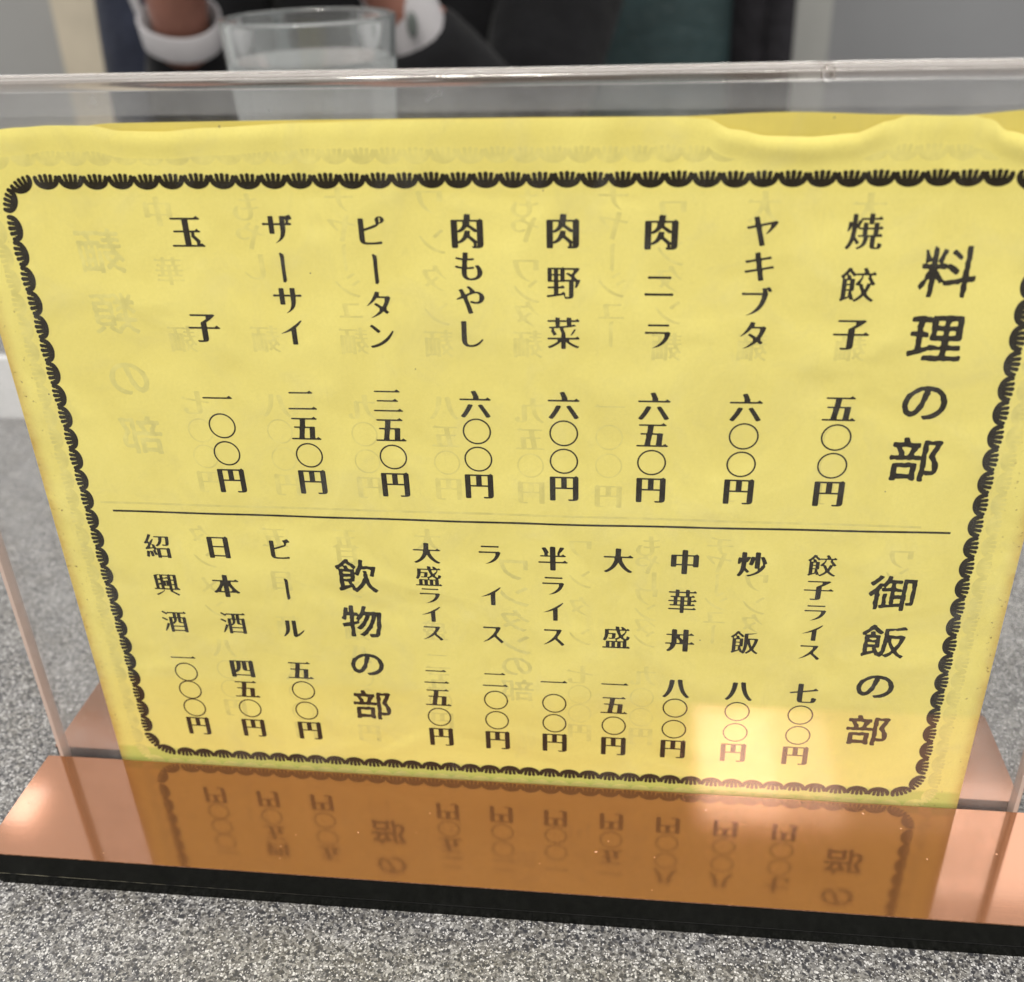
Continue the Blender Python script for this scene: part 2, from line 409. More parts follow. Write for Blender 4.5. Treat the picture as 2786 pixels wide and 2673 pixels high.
# ------------------------------------------------------------------ menu stand
stand = empty('menu_stand', (0, 0, TZ * MM))
tag(stand, 'clear acrylic menu stand on a copper and black slotted base', 'menu stand')
X0, X1 = -29.4, 215.3
def piece(name, y0, y1, z0, z1, mat, bevel, corners, r=2.2, dx=0.0):
    ol = rrect((X0 + dx) * MM, (X1 - dx) * MM, y0 * MM, y1 * MM, r * MM, 6, corners)
    return child(bmobj(name, prism(ol, z0 * MM, z1 * MM, bevel * MM), mat), stand)
piece('base_plate', -31.7, 34.3, TZ, -7.05, M_black, 0.5, (1, 1, 1, 1))
piece('seam', -32.0, 34.5, -7.02, -6.88, M_seam, 0, (1, 1, 1, 1))
fb = piece('base_bar', -32.0, -0.02, -6.85, -0.36, M_black, 0.25, (1, 1, .2, .2))
piece('base_bar', 3.5, 34.6, -6.85, -0.36, M_black, 0.25, (.2, .2, 1, 1))
ct = piece('copper_strip', -32.15, 0.0, -0.34, 0.0, M_copper, 0.1, (1, 1, .15, .15))
piece('copper_strip', 3.45, 34.8, -0.34, 0.0, M_copper, 0.1, (.15, .15, 1, 1))

AX0, AX1 = -26.0, 213.6
def panel(name, y0, y1, z0, z1, mat):
    bm = prism(rrect(AX0 * MM, AX1 * MM, y0 * MM, y1 * MM, 0, 1, (0, 0, 0, 0)), z0 * MM, z1 * MM)
    o = bmobj(name, bm, [mat, M_edge])
    for p in o.data.polygons:
        if abs(p.normal.x) > 0.9: p.material_index = 1
    return child(o, stand)
panel('front_panel', 0.10, 0.75, -6.8, 163.75, M_clear)
panel('back_panel', 2.30, 3.20, -6.8, 163.75, M_haze)
for xe in (AX0 - 0.15, AX1 - 1.05):
    child(slab('ground_edge', xe, xe + 0.9, 0.04, 3.26, -6.8, 163.7, M_edge, 0.3), stand)
# the folded top: a solid rounded bead along the whole sheet
bm = bmesh.new(); prof = []
for k in range(10):
    a = math.pi * (0.02 + 0.55 * k / 9)
    prof.append((1.75 + 1.5 * math.cos(a), 164.9 + 1.75 * math.sin(a)))
prof += [(1.30, 166.60), (1.12, 166.48), (0.25, 165.62), (0.10, 165.42), (0.03, 165.15)]
prof += [(0.03, 163.9), (0.35, 163.78), (2.95, 163.78), (3.27, 163.9)]
NX = 60
rings = []
for i in range(NX + 1):
    x = AX0 + (AX1 - AX0) * i / NX
    rings.append([bm.verts.new((x * MM, y * MM, (z + 0.05 * math.sin(x * 0.05) + random.uniform(-.004, .004)) * MM)) for y, z in prof])
for a, b in zip(rings, rings[1:]):
    for k in range(len(prof)):
        k2 = (k + 1) % len(prof); bm.faces.new((a[k], a[k2], b[k2], b[k]))
bm.faces.new(rings[0]); bm.faces.new(rings[-1][::-1])
fold = child(bmobj('folded_edge', bm, M_rim, None, True), stand)
for p in fold.data.polygons:
    if p.normal.y < -0.6 and 0.6 < p.normal.z < 0.8: p.use_smooth = False
bm = bmesh.new(); bmesh.ops.create_icosphere(bm, subdivisions=3, radius=1.25 * MM)
for v in bm.verts: v.co = Vector((150.8 * MM, 0.75 * MM, 164.9 * MM)) + Vector((v.co.x * 1.05, v.co.y * 0.75, v.co.z * 1.1))
child(bmobj('glue_drop', bm, M_rim, None, True), stand)
# lint and pits lying on the copper film
bm = bmesh.new()
for i in range(26):
    x = random.uniform(-27, 213); y = random.uniform(-31, -1) if i % 4 else random.uniform(6, 33); s = random.choice([.07, .08, .1, .13, .2]) * MM
    q = bmesh.ops.create_icosphere(bm, subdivisions=1, radius=s)
    st = random.uniform(1, 2.2); an = random.uniform(0, 3.1)
    for v in q['verts']:
        c = v.co.copy(); c.x *= st; c.z *= 0.5
        c.rotate(Matrix.Rotation(an, 3, 'Z')); v.co = c + Vector((x * MM, y * MM, 0.05 * MM))
M_lint = principled('pale_lint', (0.55, 0.32, 0.20), 0.4)
dl = child(bmobj('lint_specks', bm, M_lint), stand); dl['kind'] = 'stuff'
# dust specks stuck to the front sheet
bm = bmesh.new()
for x, z, s in ((103, 146, .2), (-2, 104, .25), (1.5, 160.4, .5), (2.2, 161.8, .4), (58, 130.5, .22), (77, 111, .2), (136.6, 46.8, .22), (44.6, 157.6, .3), (60, 12, .2), (152.5, 158, .22), (171, 86, .2)):
    q = bmesh.ops.create_icosphere(bm, subdivisions=1, radius=s * MM * 0.8)
    for v in q['verts']: v.co = Vector((v.co.x + x * MM, v.co.y * 0.3 + 0.06 * MM, v.co.z + z * MM))
du = child(bmobj('dust_specks', bm, principled('grey_dust', (0.20, 0.17, 0.08), 0.8)), stand); du['kind'] = 'stuff'

# ------------------------------------------------------------------ menu card
card = empty('menu_card', (95 * MM, 1.2 * MM, -6 * MM))
tag(card, 'yellow paper menu card with black Japanese dishes and prices, held in the clear acrylic stand', 'menu card')
YC = 1.25          # face of the card, mm
CXF, CZF = 119.43, 191.40
KS = 1.0035        # the card stands slightly behind the slot lip
def PX(x): return CXF + (x - CXF) * KS
def PZ(z): return CZF + (z - CZF) * KS

def interp(pts, x):
    if x <= pts[0][0]: return pts[0][1]
    for (xa, ya), (xb, yb) in zip(pts, pts[1:]):
        if x <= xb:
            t = (x - xa) / (xb - xa); t = t * t * (3 - 2 * t) if abs(yb - ya) > .3 else t
            return ya + (yb - ya) * t
    return pts[-1][1]
FRONT_TOP = [(-9.5, 157.4), (0, 157.3), (6, 157.7), (12, 158.0), (19, 157.9), (26, 156.9), (33, 156.7), (42, 157.3), (60, 158.0), (80, 158.3),
             (126, 158.3), (131, 158.0), (136, 156.1), (142, 155.0), (149, 154.8), (156, 155.3), (162, 157.3), (164.5, 158.1), (175, 158.0), (178, 157.4), (181.5, 155.4),
             (186, 154.4), (191, 154.6), (196, 156.6), (200.3, 157.6)]
def dipf(x): return max(0.0, 158.3 - interp(FRONT_TOP, x))
CX0, CX1 = -9.4, 199.9
def sheet(name, topf, y, lift, mat):
    bm = bmesh.new(); NXS, NZS = 280, 44
    gs = []
    for off in (0.0, 0.12):
        g = []
        for i in range(NXS + 1):
            x = CX0 + (CX1 - CX0) * i / NXS; t_ = topf(x); colv = []
            for j in range(NZS + 1):
                if j <= 24: z = -5.5 + (140 + 5.5) * j / 24
                else: z = 140 + (t_ - 140) * (j - 24) / 20
                d = lift(x, z, t_)
                colv.append(bm.verts.new((PX(x) * MM, (y + off + d) * MM, PZ(z) * MM)))
            g.append(colv)
        gs.append(g)
        for i in range(NXS):
            for j in range(NZS):
                q = (g[i][j], g[i + 1][j], g[i + 1][j + 1], g[i][j + 1])
                bm.faces.new(q if off == 0.0 else q[::-1]).smooth = True
    fa, ba = gs
    loop = [(i, 0) for i in range(NXS)] + [(NXS, j) for j in range(NZS)] + [(i, NZS) for i in range(NXS, 0, -1)] + [(0, j) for j in range(NZS, 0, -1)]
    for (i, j), (i2, j2) in zip(loop, loop[1:] + loop[:1]):
        bm.faces.new((fa[i2][j2], fa[i][j], ba[i][j], ba[i2][j2]))
    for e in bm.edges:
        if len(e.link_faces) == 2 and e.link_faces[0].smooth != e.link_faces[1].smooth: e.smooth = False
    me = bpy.data.meshes.new(name); bm.to_mesh(me); bm.free()
    return child(link(name, me, mat), card)
def lift_front(x, z, t_):
    # the worn top edge bellies out a little and leans back towards its lip
    u = (z - (t_ - 5.0)) / 5.0
    if u <= 0: return 0.0
    A = 0.10 + 0.11 * min(dipf(x), 3.6)
    return -A * math.sin(math.pi * min(1.0, u) ** 1.6)
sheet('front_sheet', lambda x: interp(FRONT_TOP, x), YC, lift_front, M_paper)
BACK_TOP = [(-9.5, 157.0), (14, 157.4), (24, 158.2), (60, 158.4), (100, 158.4), (126, 158.3), (145, 158.8), (164, 158.2), (172, 157.9), (186, 158.8), (196, 158.4), (200, 157.4)]
sheet('back_sheet', lambda x: interp(BACK_TOP, x), YC + 0.45, lambda x, z, t_: 0.0, M_backpaper)

# ---- lettering: outlines of the characters in thousandths of the character square
def decode(loops):
    return [[(l[k] / 1000.0, l[k + 1] / 1000.0) for k in range(0, len(l), 2)] for l in loops]
def circle_loops():
    out = []
    for r in (0.464, 0.411): out.append([(0.5 + r * math.cos(2 * math.pi * k / 40), 0.38 + r * math.sin(2 * math.pi * k / 40)) for k in range(40)])
    return out
def inside(p, poly):
    c = False; n = len(poly)
    for i in range(n):
        (x1, y1), (x2, y2) = poly[i], poly[i - 1]
        if (y1 > p[1]) != (y2 > p[1]) and p[0] < (x2 - x1) * (p[1] - y1) / (y2 - y1) + x1: c = not c
    return c
CACHE = {}
def glyph(ch):
    if ch in CACHE: return CACHE[ch]
    if ch == '〇': loops = circle_loops()
    elif ch == '|':
        loops = [[(0.43, 0.80), (0.475, 0.815), (0.56, 0.765), (0.575, 0.70), (0.565, 0.30), (0.575, 0.02), (0.52, -0.045), (0.455, -0.03), (0.45, 0.3), (0.45, 0.66), (0.44, 0.74)]]
    else: loops = decode(GL[ch])
    verts = []; tris = []
    # group holes with the contour that holds them
    depth = [sum(inside(l[0], m_) for k, m_ in enumerate(loops) if k != i) for i, l in enumerate(loops)]
    for i, l in enumerate(loops):
        if depth[i] % 2: continue
        grp = [l] + [h for k, h in enumerate(loops) if depth[k] == depth[i] + 1 and inside(h[0], l)]
        fl = [p for q in grp for p in q]
        T = tessellate_polygon([[Vector((x, y, 0)) for x, y in q] for q in grp])
        b0 = len(verts); verts += fl
        tris += [(a + b0, b + b0, c + b0) for a, b, c in T]
    xs = [v[0] for v in verts]; ys = [v[1] for v in verts]
    cx, cy = (min(xs) + max(xs)) / 2, (min(ys) + max(ys)) / 2
    if ch in '一': cy -= 0.0
    r = ([(x - cx, y - cy) for x, y in verts], tris)
    CACHE[ch] = r; return r

def print_mesh(name, items, mat, y, parent):
    """items: (char, x, z, sx, sy, angle, mirror) in card millimetres"""
    V = []; F = []
    for k_, (ch, x, z, sx, sy, an, mir) in enumerate(items):
        vs, ts = glyph(ch); b = len(V); ca, sa = math.cos(an), math.sin(an)
        for u, v in vs:
            u *= sx * (-1 if mir else 1); v *= sy
            V.append((PX(x + u * ca - v * sa) * MM, (y - 0.0012 * (k_ % 4)) * MM, PZ(z + u * sa + v * ca) * MM))
        F += [(a + b, c + b, d + b) for a, c, d in ts]
    me = bpy.data.meshes.new(name); me.from_pydata(V, [], F); me.update()
    bm = bmesh.new(); bm.from_mesh(me)
    for f in bm.faces:
        if f.normal.y > 0: f.normal_flip()
    bm.to_mesh(me); bm.free()
    return child(link(name, me, mat), parent)

K6 = (6.5, 7.05); K5 = (6.35, 6.75); KN = (6.1, 6.4)
# every dish: name characters with heights, price characters with heights, column x
GL = {
 'の': [[44,308,59,387,81,445,103,485,132,528,180,581,222,616,260,641,320,672,387,695,452,709,493,711,558,711,592,709,660,695,718,676,758,655,802,625,831,600,866,562,905,504,922,465,935,428,949,357,949,335,938,280,924,235,909,202,872,145,830,99,805,78,763,49,712,22,668,5,638,-4,548,-21,523,-21,509,-18,500,-13,490,-3,473,25,470,30,473,35,545,47,595,62,640,83,672,103,705,129,735,165,748,185,761,215,774,252,779,288,779,420,773,460,756,508,735,548,708,581,675,607,645,625,615,638,602,641,598,638,571,502,552,428,523,330,491,250,458,185,424,135,387,96,360,78,340,68,315,57,295,54,232,54,185,69,145,94,105,137,89,162,72,195,56,240],[420,631,410,630,375,614,340,592,309,568,290,549,260,510,244,482,228,448,219,422,211,390,209,353,209,282,214,223,232,170,250,145,262,136,270,136,282,145,301,167,311,185,338,237,374,338,400,435,421,538,424,560,424,617,422,628]],
 '飯': [[62,-45,47,-5,49,0,61,12,69,25,74,52,74,510,76,558,72,565,47,568,32,575,27,582,14,617,19,625,90,679,132,719,170,762,218,830,232,838,252,839,314,815,319,808,320,778,324,770,395,714,460,654,468,650,471,658,473,720,478,732,493,740,508,744,750,761,883,780,890,778,885,772,855,760,792,739,710,720,610,706,602,702,599,692,599,565,601,558,610,554,890,554,935,541,944,535,944,518,932,465,905,362,872,272,850,223,820,165,819,152,820,107,831,90,885,34,922,5,964,-22,962,-30,940,-60,925,-68,910,-69,898,-65,878,-55,818,-14,745,54,736,50,709,20,665,-19,610,-58,595,-65,580,-66,565,-65,552,-58,532,-30,532,-22,568,2,602,31,651,83,669,105,671,112,671,155,669,165,635,232,604,305,598,315,592,305,589,257,575,170,560,103,538,30,535,-5,532,-10,519,-15,498,-55,490,-65,473,-71,458,-71,448,-68,418,-48,390,-32,380,-15,360,-13,348,-8,340,2,325,42,322,46,318,49,192,-8,140,-34,107,-54,82,-56,70,-51],[430,51,434,57,440,78,454,137,464,205,469,265,471,320,470,630,468,634,465,634,442,607,432,601,412,599,397,602,326,672,270,721,255,730,250,728,215,688,214,670,216,660,222,656,270,650,285,642,294,628,322,552,328,545,418,544,432,538,440,522,440,245,435,232,428,228,415,224,372,223,368,219,366,210,366,175,369,165,422,57,425,52],[122,546,130,544,187,544,196,548,199,555,199,602,187,635,180,649,173,646,121,600,119,592,119,558,120,550],[316,412,319,420,319,488,318,495,315,499,305,501,212,501,205,500,201,498,199,490,199,422,200,415,202,411,212,409,305,409,312,410],[742,236,748,240,768,288,792,362,814,448,812,495,810,499,802,501,675,500,671,498,669,492,669,450,681,395,712,300,732,252],[316,270,319,280,319,355,318,362,315,366,305,369,212,369,205,367,201,365,199,355,199,280,200,272,202,269,212,266,305,266,312,267],[202,60,210,61,252,79,272,88,277,93,279,140,274,160,279,175,279,213,277,219,274,223,210,224,204,223,200,219,199,73,199,65]],
 '飲': [[70,-50,51,-5,52,0,74,22,79,37,79,510,81,558,80,562,76,565,52,564,38,570,32,577,16,617,20,624,92,675,149,722,189,765,238,831,255,839,275,839,339,815,344,808,344,778,349,770,435,706,504,648,505,642,504,638,475,605,458,599,435,601,424,607,390,641,353,674,290,722,275,731,270,729,232,691,226,680,228,665,232,659,292,650,308,642,350,546,360,544,445,544,460,540,468,535,471,528,475,498,478,492,488,506,500,538,528,625,549,720,561,810,570,830,570,842,572,845,662,836,682,829,689,822,684,772,669,705,669,660,672,651,682,649,865,649,910,651,948,642,965,634,967,630,966,620,948,555,909,455,883,402,875,396,860,391,845,391,832,396,825,402,822,410,821,442,831,535,831,585,828,594,818,596,655,596,640,594,635,587,618,538,595,485,558,418,542,410,520,409,508,414,483,430,478,430,475,428,474,252,469,235,462,229,450,224,400,223,396,220,394,213,394,175,396,165,466,35,470,30,478,31,511,65,554,122,585,180,602,225,616,272,629,350,631,387,631,480,636,498,643,504,658,509,738,509,753,505,761,498,766,482,765,367,785,280,810,202,842,132,875,80,904,42,925,21,972,-18,970,-28,942,-62,922,-69,910,-69,898,-64,868,-45,831,-15,786,35,768,62,742,105,710,170,705,172,700,169,672,117,655,90,608,31,578,1,540,-31,490,-66,470,-69,455,-65,448,-60,412,-25,380,-15,375,-8,354,42,350,47,345,49,175,-21,136,-40,110,-56,88,-59],[129,548,132,545,145,544,208,544,216,548,219,555,219,600,210,633,197,650,192,651,187,649,129,600,126,587],[344,412,346,420,346,488,345,495,342,499,332,501,222,501,215,500,211,498,209,490,209,422,210,415,212,411,222,409,332,409,340,410],[344,270,346,280,346,355,345,362,342,366,332,369,222,369,215,367,211,365,209,355,209,280,210,272,212,269,222,266,332,266,340,267],[212,57,222,59,285,83,298,88,302,93,304,142,298,160,304,175,304,213,302,219,299,223,220,224,214,223,210,219,209,70,209,62]],
 '焼': [[30,-31,27,-25,29,-20,69,35,90,73,105,105,125,162,144,242,151,300,156,365,156,425,159,448,156,512,155,515,150,508,134,468,120,440,91,400,80,391,62,386,45,390,41,397,54,475,59,535,59,575,61,605,69,625,68,635,75,638,152,625,158,630,159,795,166,820,165,834,173,835,252,826,272,820,282,811,286,795,286,600,288,580,290,576,295,586,310,642,318,660,316,672,322,675,370,671,374,678,375,710,380,720,385,724,402,729,578,729,588,731,591,740,591,810,600,830,599,840,602,844,700,834,718,825,724,808,724,738,726,732,730,730,825,730,875,762,885,768,891,765,925,739,942,720,948,705,945,692,938,684,925,679,738,679,728,676,724,668,722,585,715,570,698,564,618,564,605,568,598,572,591,590,591,668,590,674,586,678,435,678,430,674,425,652,365,538,364,500,366,490,372,486,440,486,449,490,451,498,451,580,459,602,458,612,460,617,545,609,562,604,572,597,579,580,579,495,582,489,590,486,722,486,732,489,736,498,736,580,745,602,744,612,745,616,832,609,852,604,862,597,869,580,869,505,871,498,878,496,915,522,925,524,965,494,980,478,985,462,980,445,965,438,880,436,871,432,869,422,870,310,872,308,878,308,912,332,922,334,965,302,981,285,985,270,980,255,972,250,962,246,815,246,806,242,804,232,804,-8,808,-14,812,-16,860,-16,868,-15,874,0,876,68,880,80,885,88,893,91,905,94,918,93,985,64,994,55,991,25,981,-8,970,-30,958,-46,928,-60,898,-66,785,-66,738,-60,718,-52,702,-44,688,-25,678,2,674,25,672,240,670,244,665,246,630,246,622,245,619,240,605,157,588,103,565,57,538,21,523,6,490,-18,420,-52,370,-69,353,-68,338,-60,321,-35,320,-28,363,-10,408,15,438,41,460,75,473,105,484,150,489,192,489,232,486,242,480,246,360,246,345,251,339,257,335,267,335,277,340,288,350,294,363,296,440,296,449,300,451,310,451,425,449,432,442,436,363,436,348,440,338,450,332,475,330,478,312,464,290,458,285,450,281,365,274,305,274,252,279,242,387,115,392,107,392,100,355,64,338,59,318,61,308,68,252,145,243,154,238,147,218,98,182,30,150,-18,111,-62,103,-68,90,-71,68,-68,57,-61],[581,300,585,298,592,296,722,296,732,299,735,302,736,310,736,422,734,432,730,435,722,436,592,436,582,434,580,430,579,422,579,310]],
 '餃': [[57,-50,41,-8,44,-3,64,20,69,40,69,550,65,559,45,565,38,570,16,617,20,624,88,679,125,719,162,768,205,832,220,839,240,839,305,815,309,808,309,778,312,768,409,680,415,676,428,686,442,691,625,691,635,694,639,702,638,745,609,802,608,810,612,815,655,834,675,839,695,835,708,822,764,730,768,718,770,698,773,694,782,691,848,692,898,726,905,729,912,726,945,700,962,682,967,670,969,660,964,648,955,640,940,636,855,636,845,634,841,628,841,590,845,576,932,460,962,418,966,408,960,400,928,377,905,366,893,366,880,370,872,375,862,389,858,387,824,300,795,240,771,198,769,188,770,140,795,109,826,78,883,32,912,12,965,-18,967,-22,965,-28,940,-61,922,-69,902,-68,848,-40,788,-1,744,35,698,81,690,85,682,81,630,31,582,-5,525,-42,470,-70,450,-71,435,-65,409,-32,385,-11,353,-21,338,-21,325,-16,318,-8,305,30,300,35,272,25,178,-16,98,-56,75,-59,65,-55],[435,-11,455,0,496,27,540,61,581,100,604,125,612,140,612,195,560,295,528,370,523,371,510,365,498,361,475,364,465,369,432,395,429,402,432,411,529,520,572,577,576,587,575,630,572,634,565,636,448,636,428,639,420,636,401,617,392,612,380,609,363,610,348,617,314,658,254,718,245,722,240,720,216,690,214,678,216,655,222,651,262,645,277,638,289,615,314,552,320,545,387,542,400,538,408,522,409,247,404,235,397,229,385,224,363,223,359,220,356,172,359,162,405,55,428,-5,430,-9],[130,546,178,544,184,545,187,549,189,600,178,630,173,638,164,635,128,600,126,555],[690,264,695,267,716,318,739,392,748,410,746,422,765,424,815,418,819,420,821,425,821,448,819,458,746,560,748,568,763,579,766,585,766,628,763,634,758,636,638,636,628,634,624,628,624,582,621,570,600,515,572,452,571,422,574,415,580,412,615,408,625,402,630,397,665,308,680,275],[275,499,267,501,208,501,199,498,196,490,196,422,197,415,200,411,208,409,267,409,276,412,279,420,279,488,277,495],[275,269,277,272,279,280,279,355,276,365,267,369,208,369,200,366,197,362,196,355,196,280,199,270,208,266,267,266],[200,56,208,56,250,73,261,78,265,83,266,130,256,157,259,162,267,170,269,175,269,215,266,220,262,223,205,224,200,221,197,218,196,68,197,60]],
 '子': [[255,-64,243,-52,235,-35,230,-20,232,-15,238,-13,315,-11,338,-14,397,-14,405,-11,408,-8,409,315,406,328,402,330,395,331,30,331,12,336,2,344,-3,355,-1,367,12,381,32,386,392,386,405,389,409,397,409,495,415,515,430,529,503,568,555,599,595,626,599,638,598,702,594,708,585,709,130,709,112,714,100,725,96,738,101,750,112,759,132,764,763,764,792,769,830,769,852,764,885,740,889,735,886,728,808,661,758,625,692,581,599,525,596,512,598,392,600,389,608,386,828,386,838,390,898,432,908,435,965,389,985,382,995,376,1001,367,1004,360,999,345,987,336,967,331,612,331,600,329,598,325,596,318,596,40,589,7,575,-19,558,-36,542,-45,520,-54,473,-64,392,-69,275,-69]],
 'ヤ': [[468,-34,442,-28,432,-18,428,-8,410,68,296,480,292,482,285,482,95,444,75,444,57,449,47,458,40,473,34,500,35,505,42,510,170,529,247,544,257,550,259,625,221,755,224,762,230,766,320,786,348,785,360,782,370,775,380,760,391,708,425,587,428,582,432,580,782,646,848,664,868,664,888,659,934,625,930,612,896,562,849,502,804,452,709,360,652,315,640,309,610,306,601,310,599,315,645,380,716,490,719,505,719,558,716,565,710,568,698,565,483,522,469,518,466,508,468,438,548,145,590,-3,588,-9,578,-14,493,-32]],
 'キ': [[645,-18,545,-36,513,-32,498,-22,490,-3,481,60,446,240,440,249,425,249,220,214,137,196,118,196,100,200,90,208,80,223,74,255,77,261,85,265,165,274,377,306,410,312,415,318,416,397,392,512,387,524,368,524,230,501,137,481,122,481,103,485,90,495,82,508,76,535,76,542,80,549,98,555,205,566,358,590,361,600,361,670,345,755,346,762,353,766,445,784,473,782,485,780,493,775,500,766,505,755,524,640,528,625,532,619,548,619,682,641,782,664,800,664,818,660,828,652,838,638,842,607,840,601,832,597,568,556,560,552,558,548,556,470,580,355,585,344,592,341,740,366,878,394,902,390,915,382,924,370,929,345,928,334,915,326,622,281,612,275,611,195,654,-5,652,-13]],
 'ブ': [[262,7,260,10,265,15,335,50,387,83,428,111,460,139,515,194,578,270,605,312,625,350,655,420,670,465,689,532,688,607,684,612,675,614,173,614,122,611,103,616,89,630,85,650,88,662,92,672,105,682,128,686,212,679,700,680,704,682,706,688,706,755,702,766,685,795,685,800,688,804,722,819,740,824,763,824,792,818,812,829,850,845,872,851,895,850,908,847,915,842,922,835,958,782,981,745,982,736,975,730,932,711,912,709,890,711,875,720,848,765,842,771,840,772,838,770,836,752,839,740,870,680,872,635,868,607,839,500,802,402,769,332,749,298,718,252,672,201,640,171,602,142,572,122,513,88,452,60,395,39,320,17,275,7]],
 'タ': [[228,-8,225,-5,230,0,318,51,390,104,470,174,505,209,510,218,511,285,508,298,436,348,354,402,350,410,354,418,376,440,389,448,412,451,440,448,500,412,602,348,612,344,620,353,651,405,679,462,702,522,704,597,701,605,698,607,455,609,448,604,425,576,380,529,335,489,288,452,232,415,160,371,135,364,115,365,112,367,115,372,154,408,211,468,245,510,288,569,353,678,384,740,400,782,409,795,420,802,432,805,460,806,488,800,550,779,551,772,538,745,536,738,536,672,539,668,542,665,732,664,763,666,792,674,815,674,838,668,891,635,894,630,893,620,870,555,845,495,804,412,750,322,749,255,750,245,758,237,815,192,820,185,818,179,786,142,773,132,758,129,738,129,721,132,710,139,652,188,640,194,575,142,525,109,488,88,438,62,368,32,295,7,243,-8]],
 '肉': [[47,-56,41,-45,39,-28,39,640,42,662,52,676,62,681,80,684,405,685,410,689,414,700,421,792,425,808,432,819,448,828,455,838,462,839,545,829,578,829,592,824,600,818,604,805,599,765,599,695,601,688,605,685,810,684,820,688,875,714,883,716,893,710,921,688,942,678,951,670,956,660,959,642,959,52,956,25,949,0,938,-22,922,-39,902,-50,883,-58,860,-64,820,-69,765,-71,670,-71,645,-65,633,-50,626,-22,633,-16,665,-13,670,-9,671,52,670,65,650,86,582,144,513,198,503,202,495,199,438,142,395,111,353,88,285,59,228,55,224,45,224,-35,218,-52,208,-62,185,-69,77,-69,60,-65],[228,404,235,405,257,418,305,451,326,473,350,505,372,548,374,620,370,629,360,631,238,631,230,630,226,628,224,617,224,415,225,408],[770,431,773,435,774,442,774,617,771,628,768,630,760,631,592,631,582,629,580,625,579,612,579,558,582,548,702,474,763,434],[225,117,230,115,238,117,280,142,320,174,341,198,370,240,386,272,402,312,419,375,429,387,442,395,448,404,455,406,542,396,568,396,585,390,588,382,576,340,576,277,579,267,758,132,770,125,773,127,774,137,773,359,768,362,748,359,710,359,690,364,554,462,510,491,500,492,451,442,420,416,387,395,348,372,315,357,285,348,230,346,226,345,224,332],[770,70,764,65,761,55,761,-8,764,-13,768,-15,771,-13,774,-5,774,60]],
 'ニ': [[132,605,135,622,145,635,155,640,178,644,247,641,748,641,808,644,826,640,838,633,845,622,848,607,845,590,835,577,825,572,802,569,702,574,277,574,173,569,154,572,142,580,135,590],[46,107,50,126,57,137,70,145,92,149,208,144,788,144,858,149,890,149,909,145,920,137,928,127,931,110,928,91,920,80,908,73,885,69,805,74,178,74,88,69,69,73,57,80,50,90]],
 'ラ': [[186,705,187,718,197,730,208,735,232,739,300,734,742,734,808,739,825,735,835,730,845,718,846,705,844,690,832,678,815,672,798,671,742,674,288,674,225,671,208,675,197,680,187,692],[98,488,105,498,112,504,135,509,208,504,773,504,810,511,825,511,842,508,858,500,896,475,901,465,870,375,825,285,800,245,774,210,744,178,700,136,644,98,608,76,538,45,493,30,445,17,348,-1,338,2,342,7,395,32,445,60,480,83,528,117,585,166,629,213,655,247,669,270,692,315,709,353,711,367,710,439,705,442,692,444,252,444,232,441,132,439,115,442,103,452,95,470]],
 '野': [[959,758,960,752,958,745,916,692,872,644,822,595,819,585,819,545,822,535,878,489,898,464,928,464,975,451,982,446,982,438,955,370,915,292,884,245,875,239,862,234,840,236,830,241,825,247,829,282,841,345,840,399,835,402,822,404,800,404,792,399,791,27,788,5,782,-10,773,-30,763,-41,735,-56,695,-66,610,-71,552,-70,542,-65,535,-55,518,5,515,27,513,31,508,34,57,-34,38,-32,22,-25,17,-13,14,10,15,17,22,24,45,29,212,49,219,52,221,62,221,202,218,211,208,214,62,214,47,220,40,235,39,245,44,257,50,264,60,267,212,269,219,272,221,282,221,385,218,394,208,396,68,396,50,402,44,412,41,430,41,752,44,768,50,778,60,782,72,784,435,784,445,786,483,806,490,804,518,784,525,780,870,781,893,786,908,786,928,779],[218,735,173,736,168,734,165,730,164,625,166,617,170,615,215,614,220,616,222,620,224,725,221,732],[402,735,358,736,353,734,350,730,349,625,351,617,355,615,400,614,405,616,408,620,409,725,406,732],[779,725,775,728,763,729,548,729,540,728,536,725,534,715,534,475,535,468,538,464,548,461,705,461,712,462,716,465,719,510,714,522,648,570,579,612,575,620,602,646,615,651,633,651,645,648,665,639,715,610,725,610,764,650,780,670,781,712],[218,568,173,569,168,566,165,562,164,455,166,448,170,445,215,444,220,446,222,450,224,558,221,565],[402,568,358,569,353,566,350,562,349,455,351,448,355,445,400,444,405,446,408,450,409,558,406,565],[652,-10,656,2,656,387,654,400,645,404,538,404,505,396,368,396,358,394,355,390,354,377,354,280,358,271,368,269,412,270,462,304,470,306,505,281,528,260,532,250,534,240,528,223,520,218,510,214,368,214,358,211,355,208,354,200,355,73,360,69,368,69,430,79,435,80,440,90,445,95,488,125,498,127,538,98,555,75,558,62,551,42,551,30,551,-3,555,-9,625,-14,645,-14]],
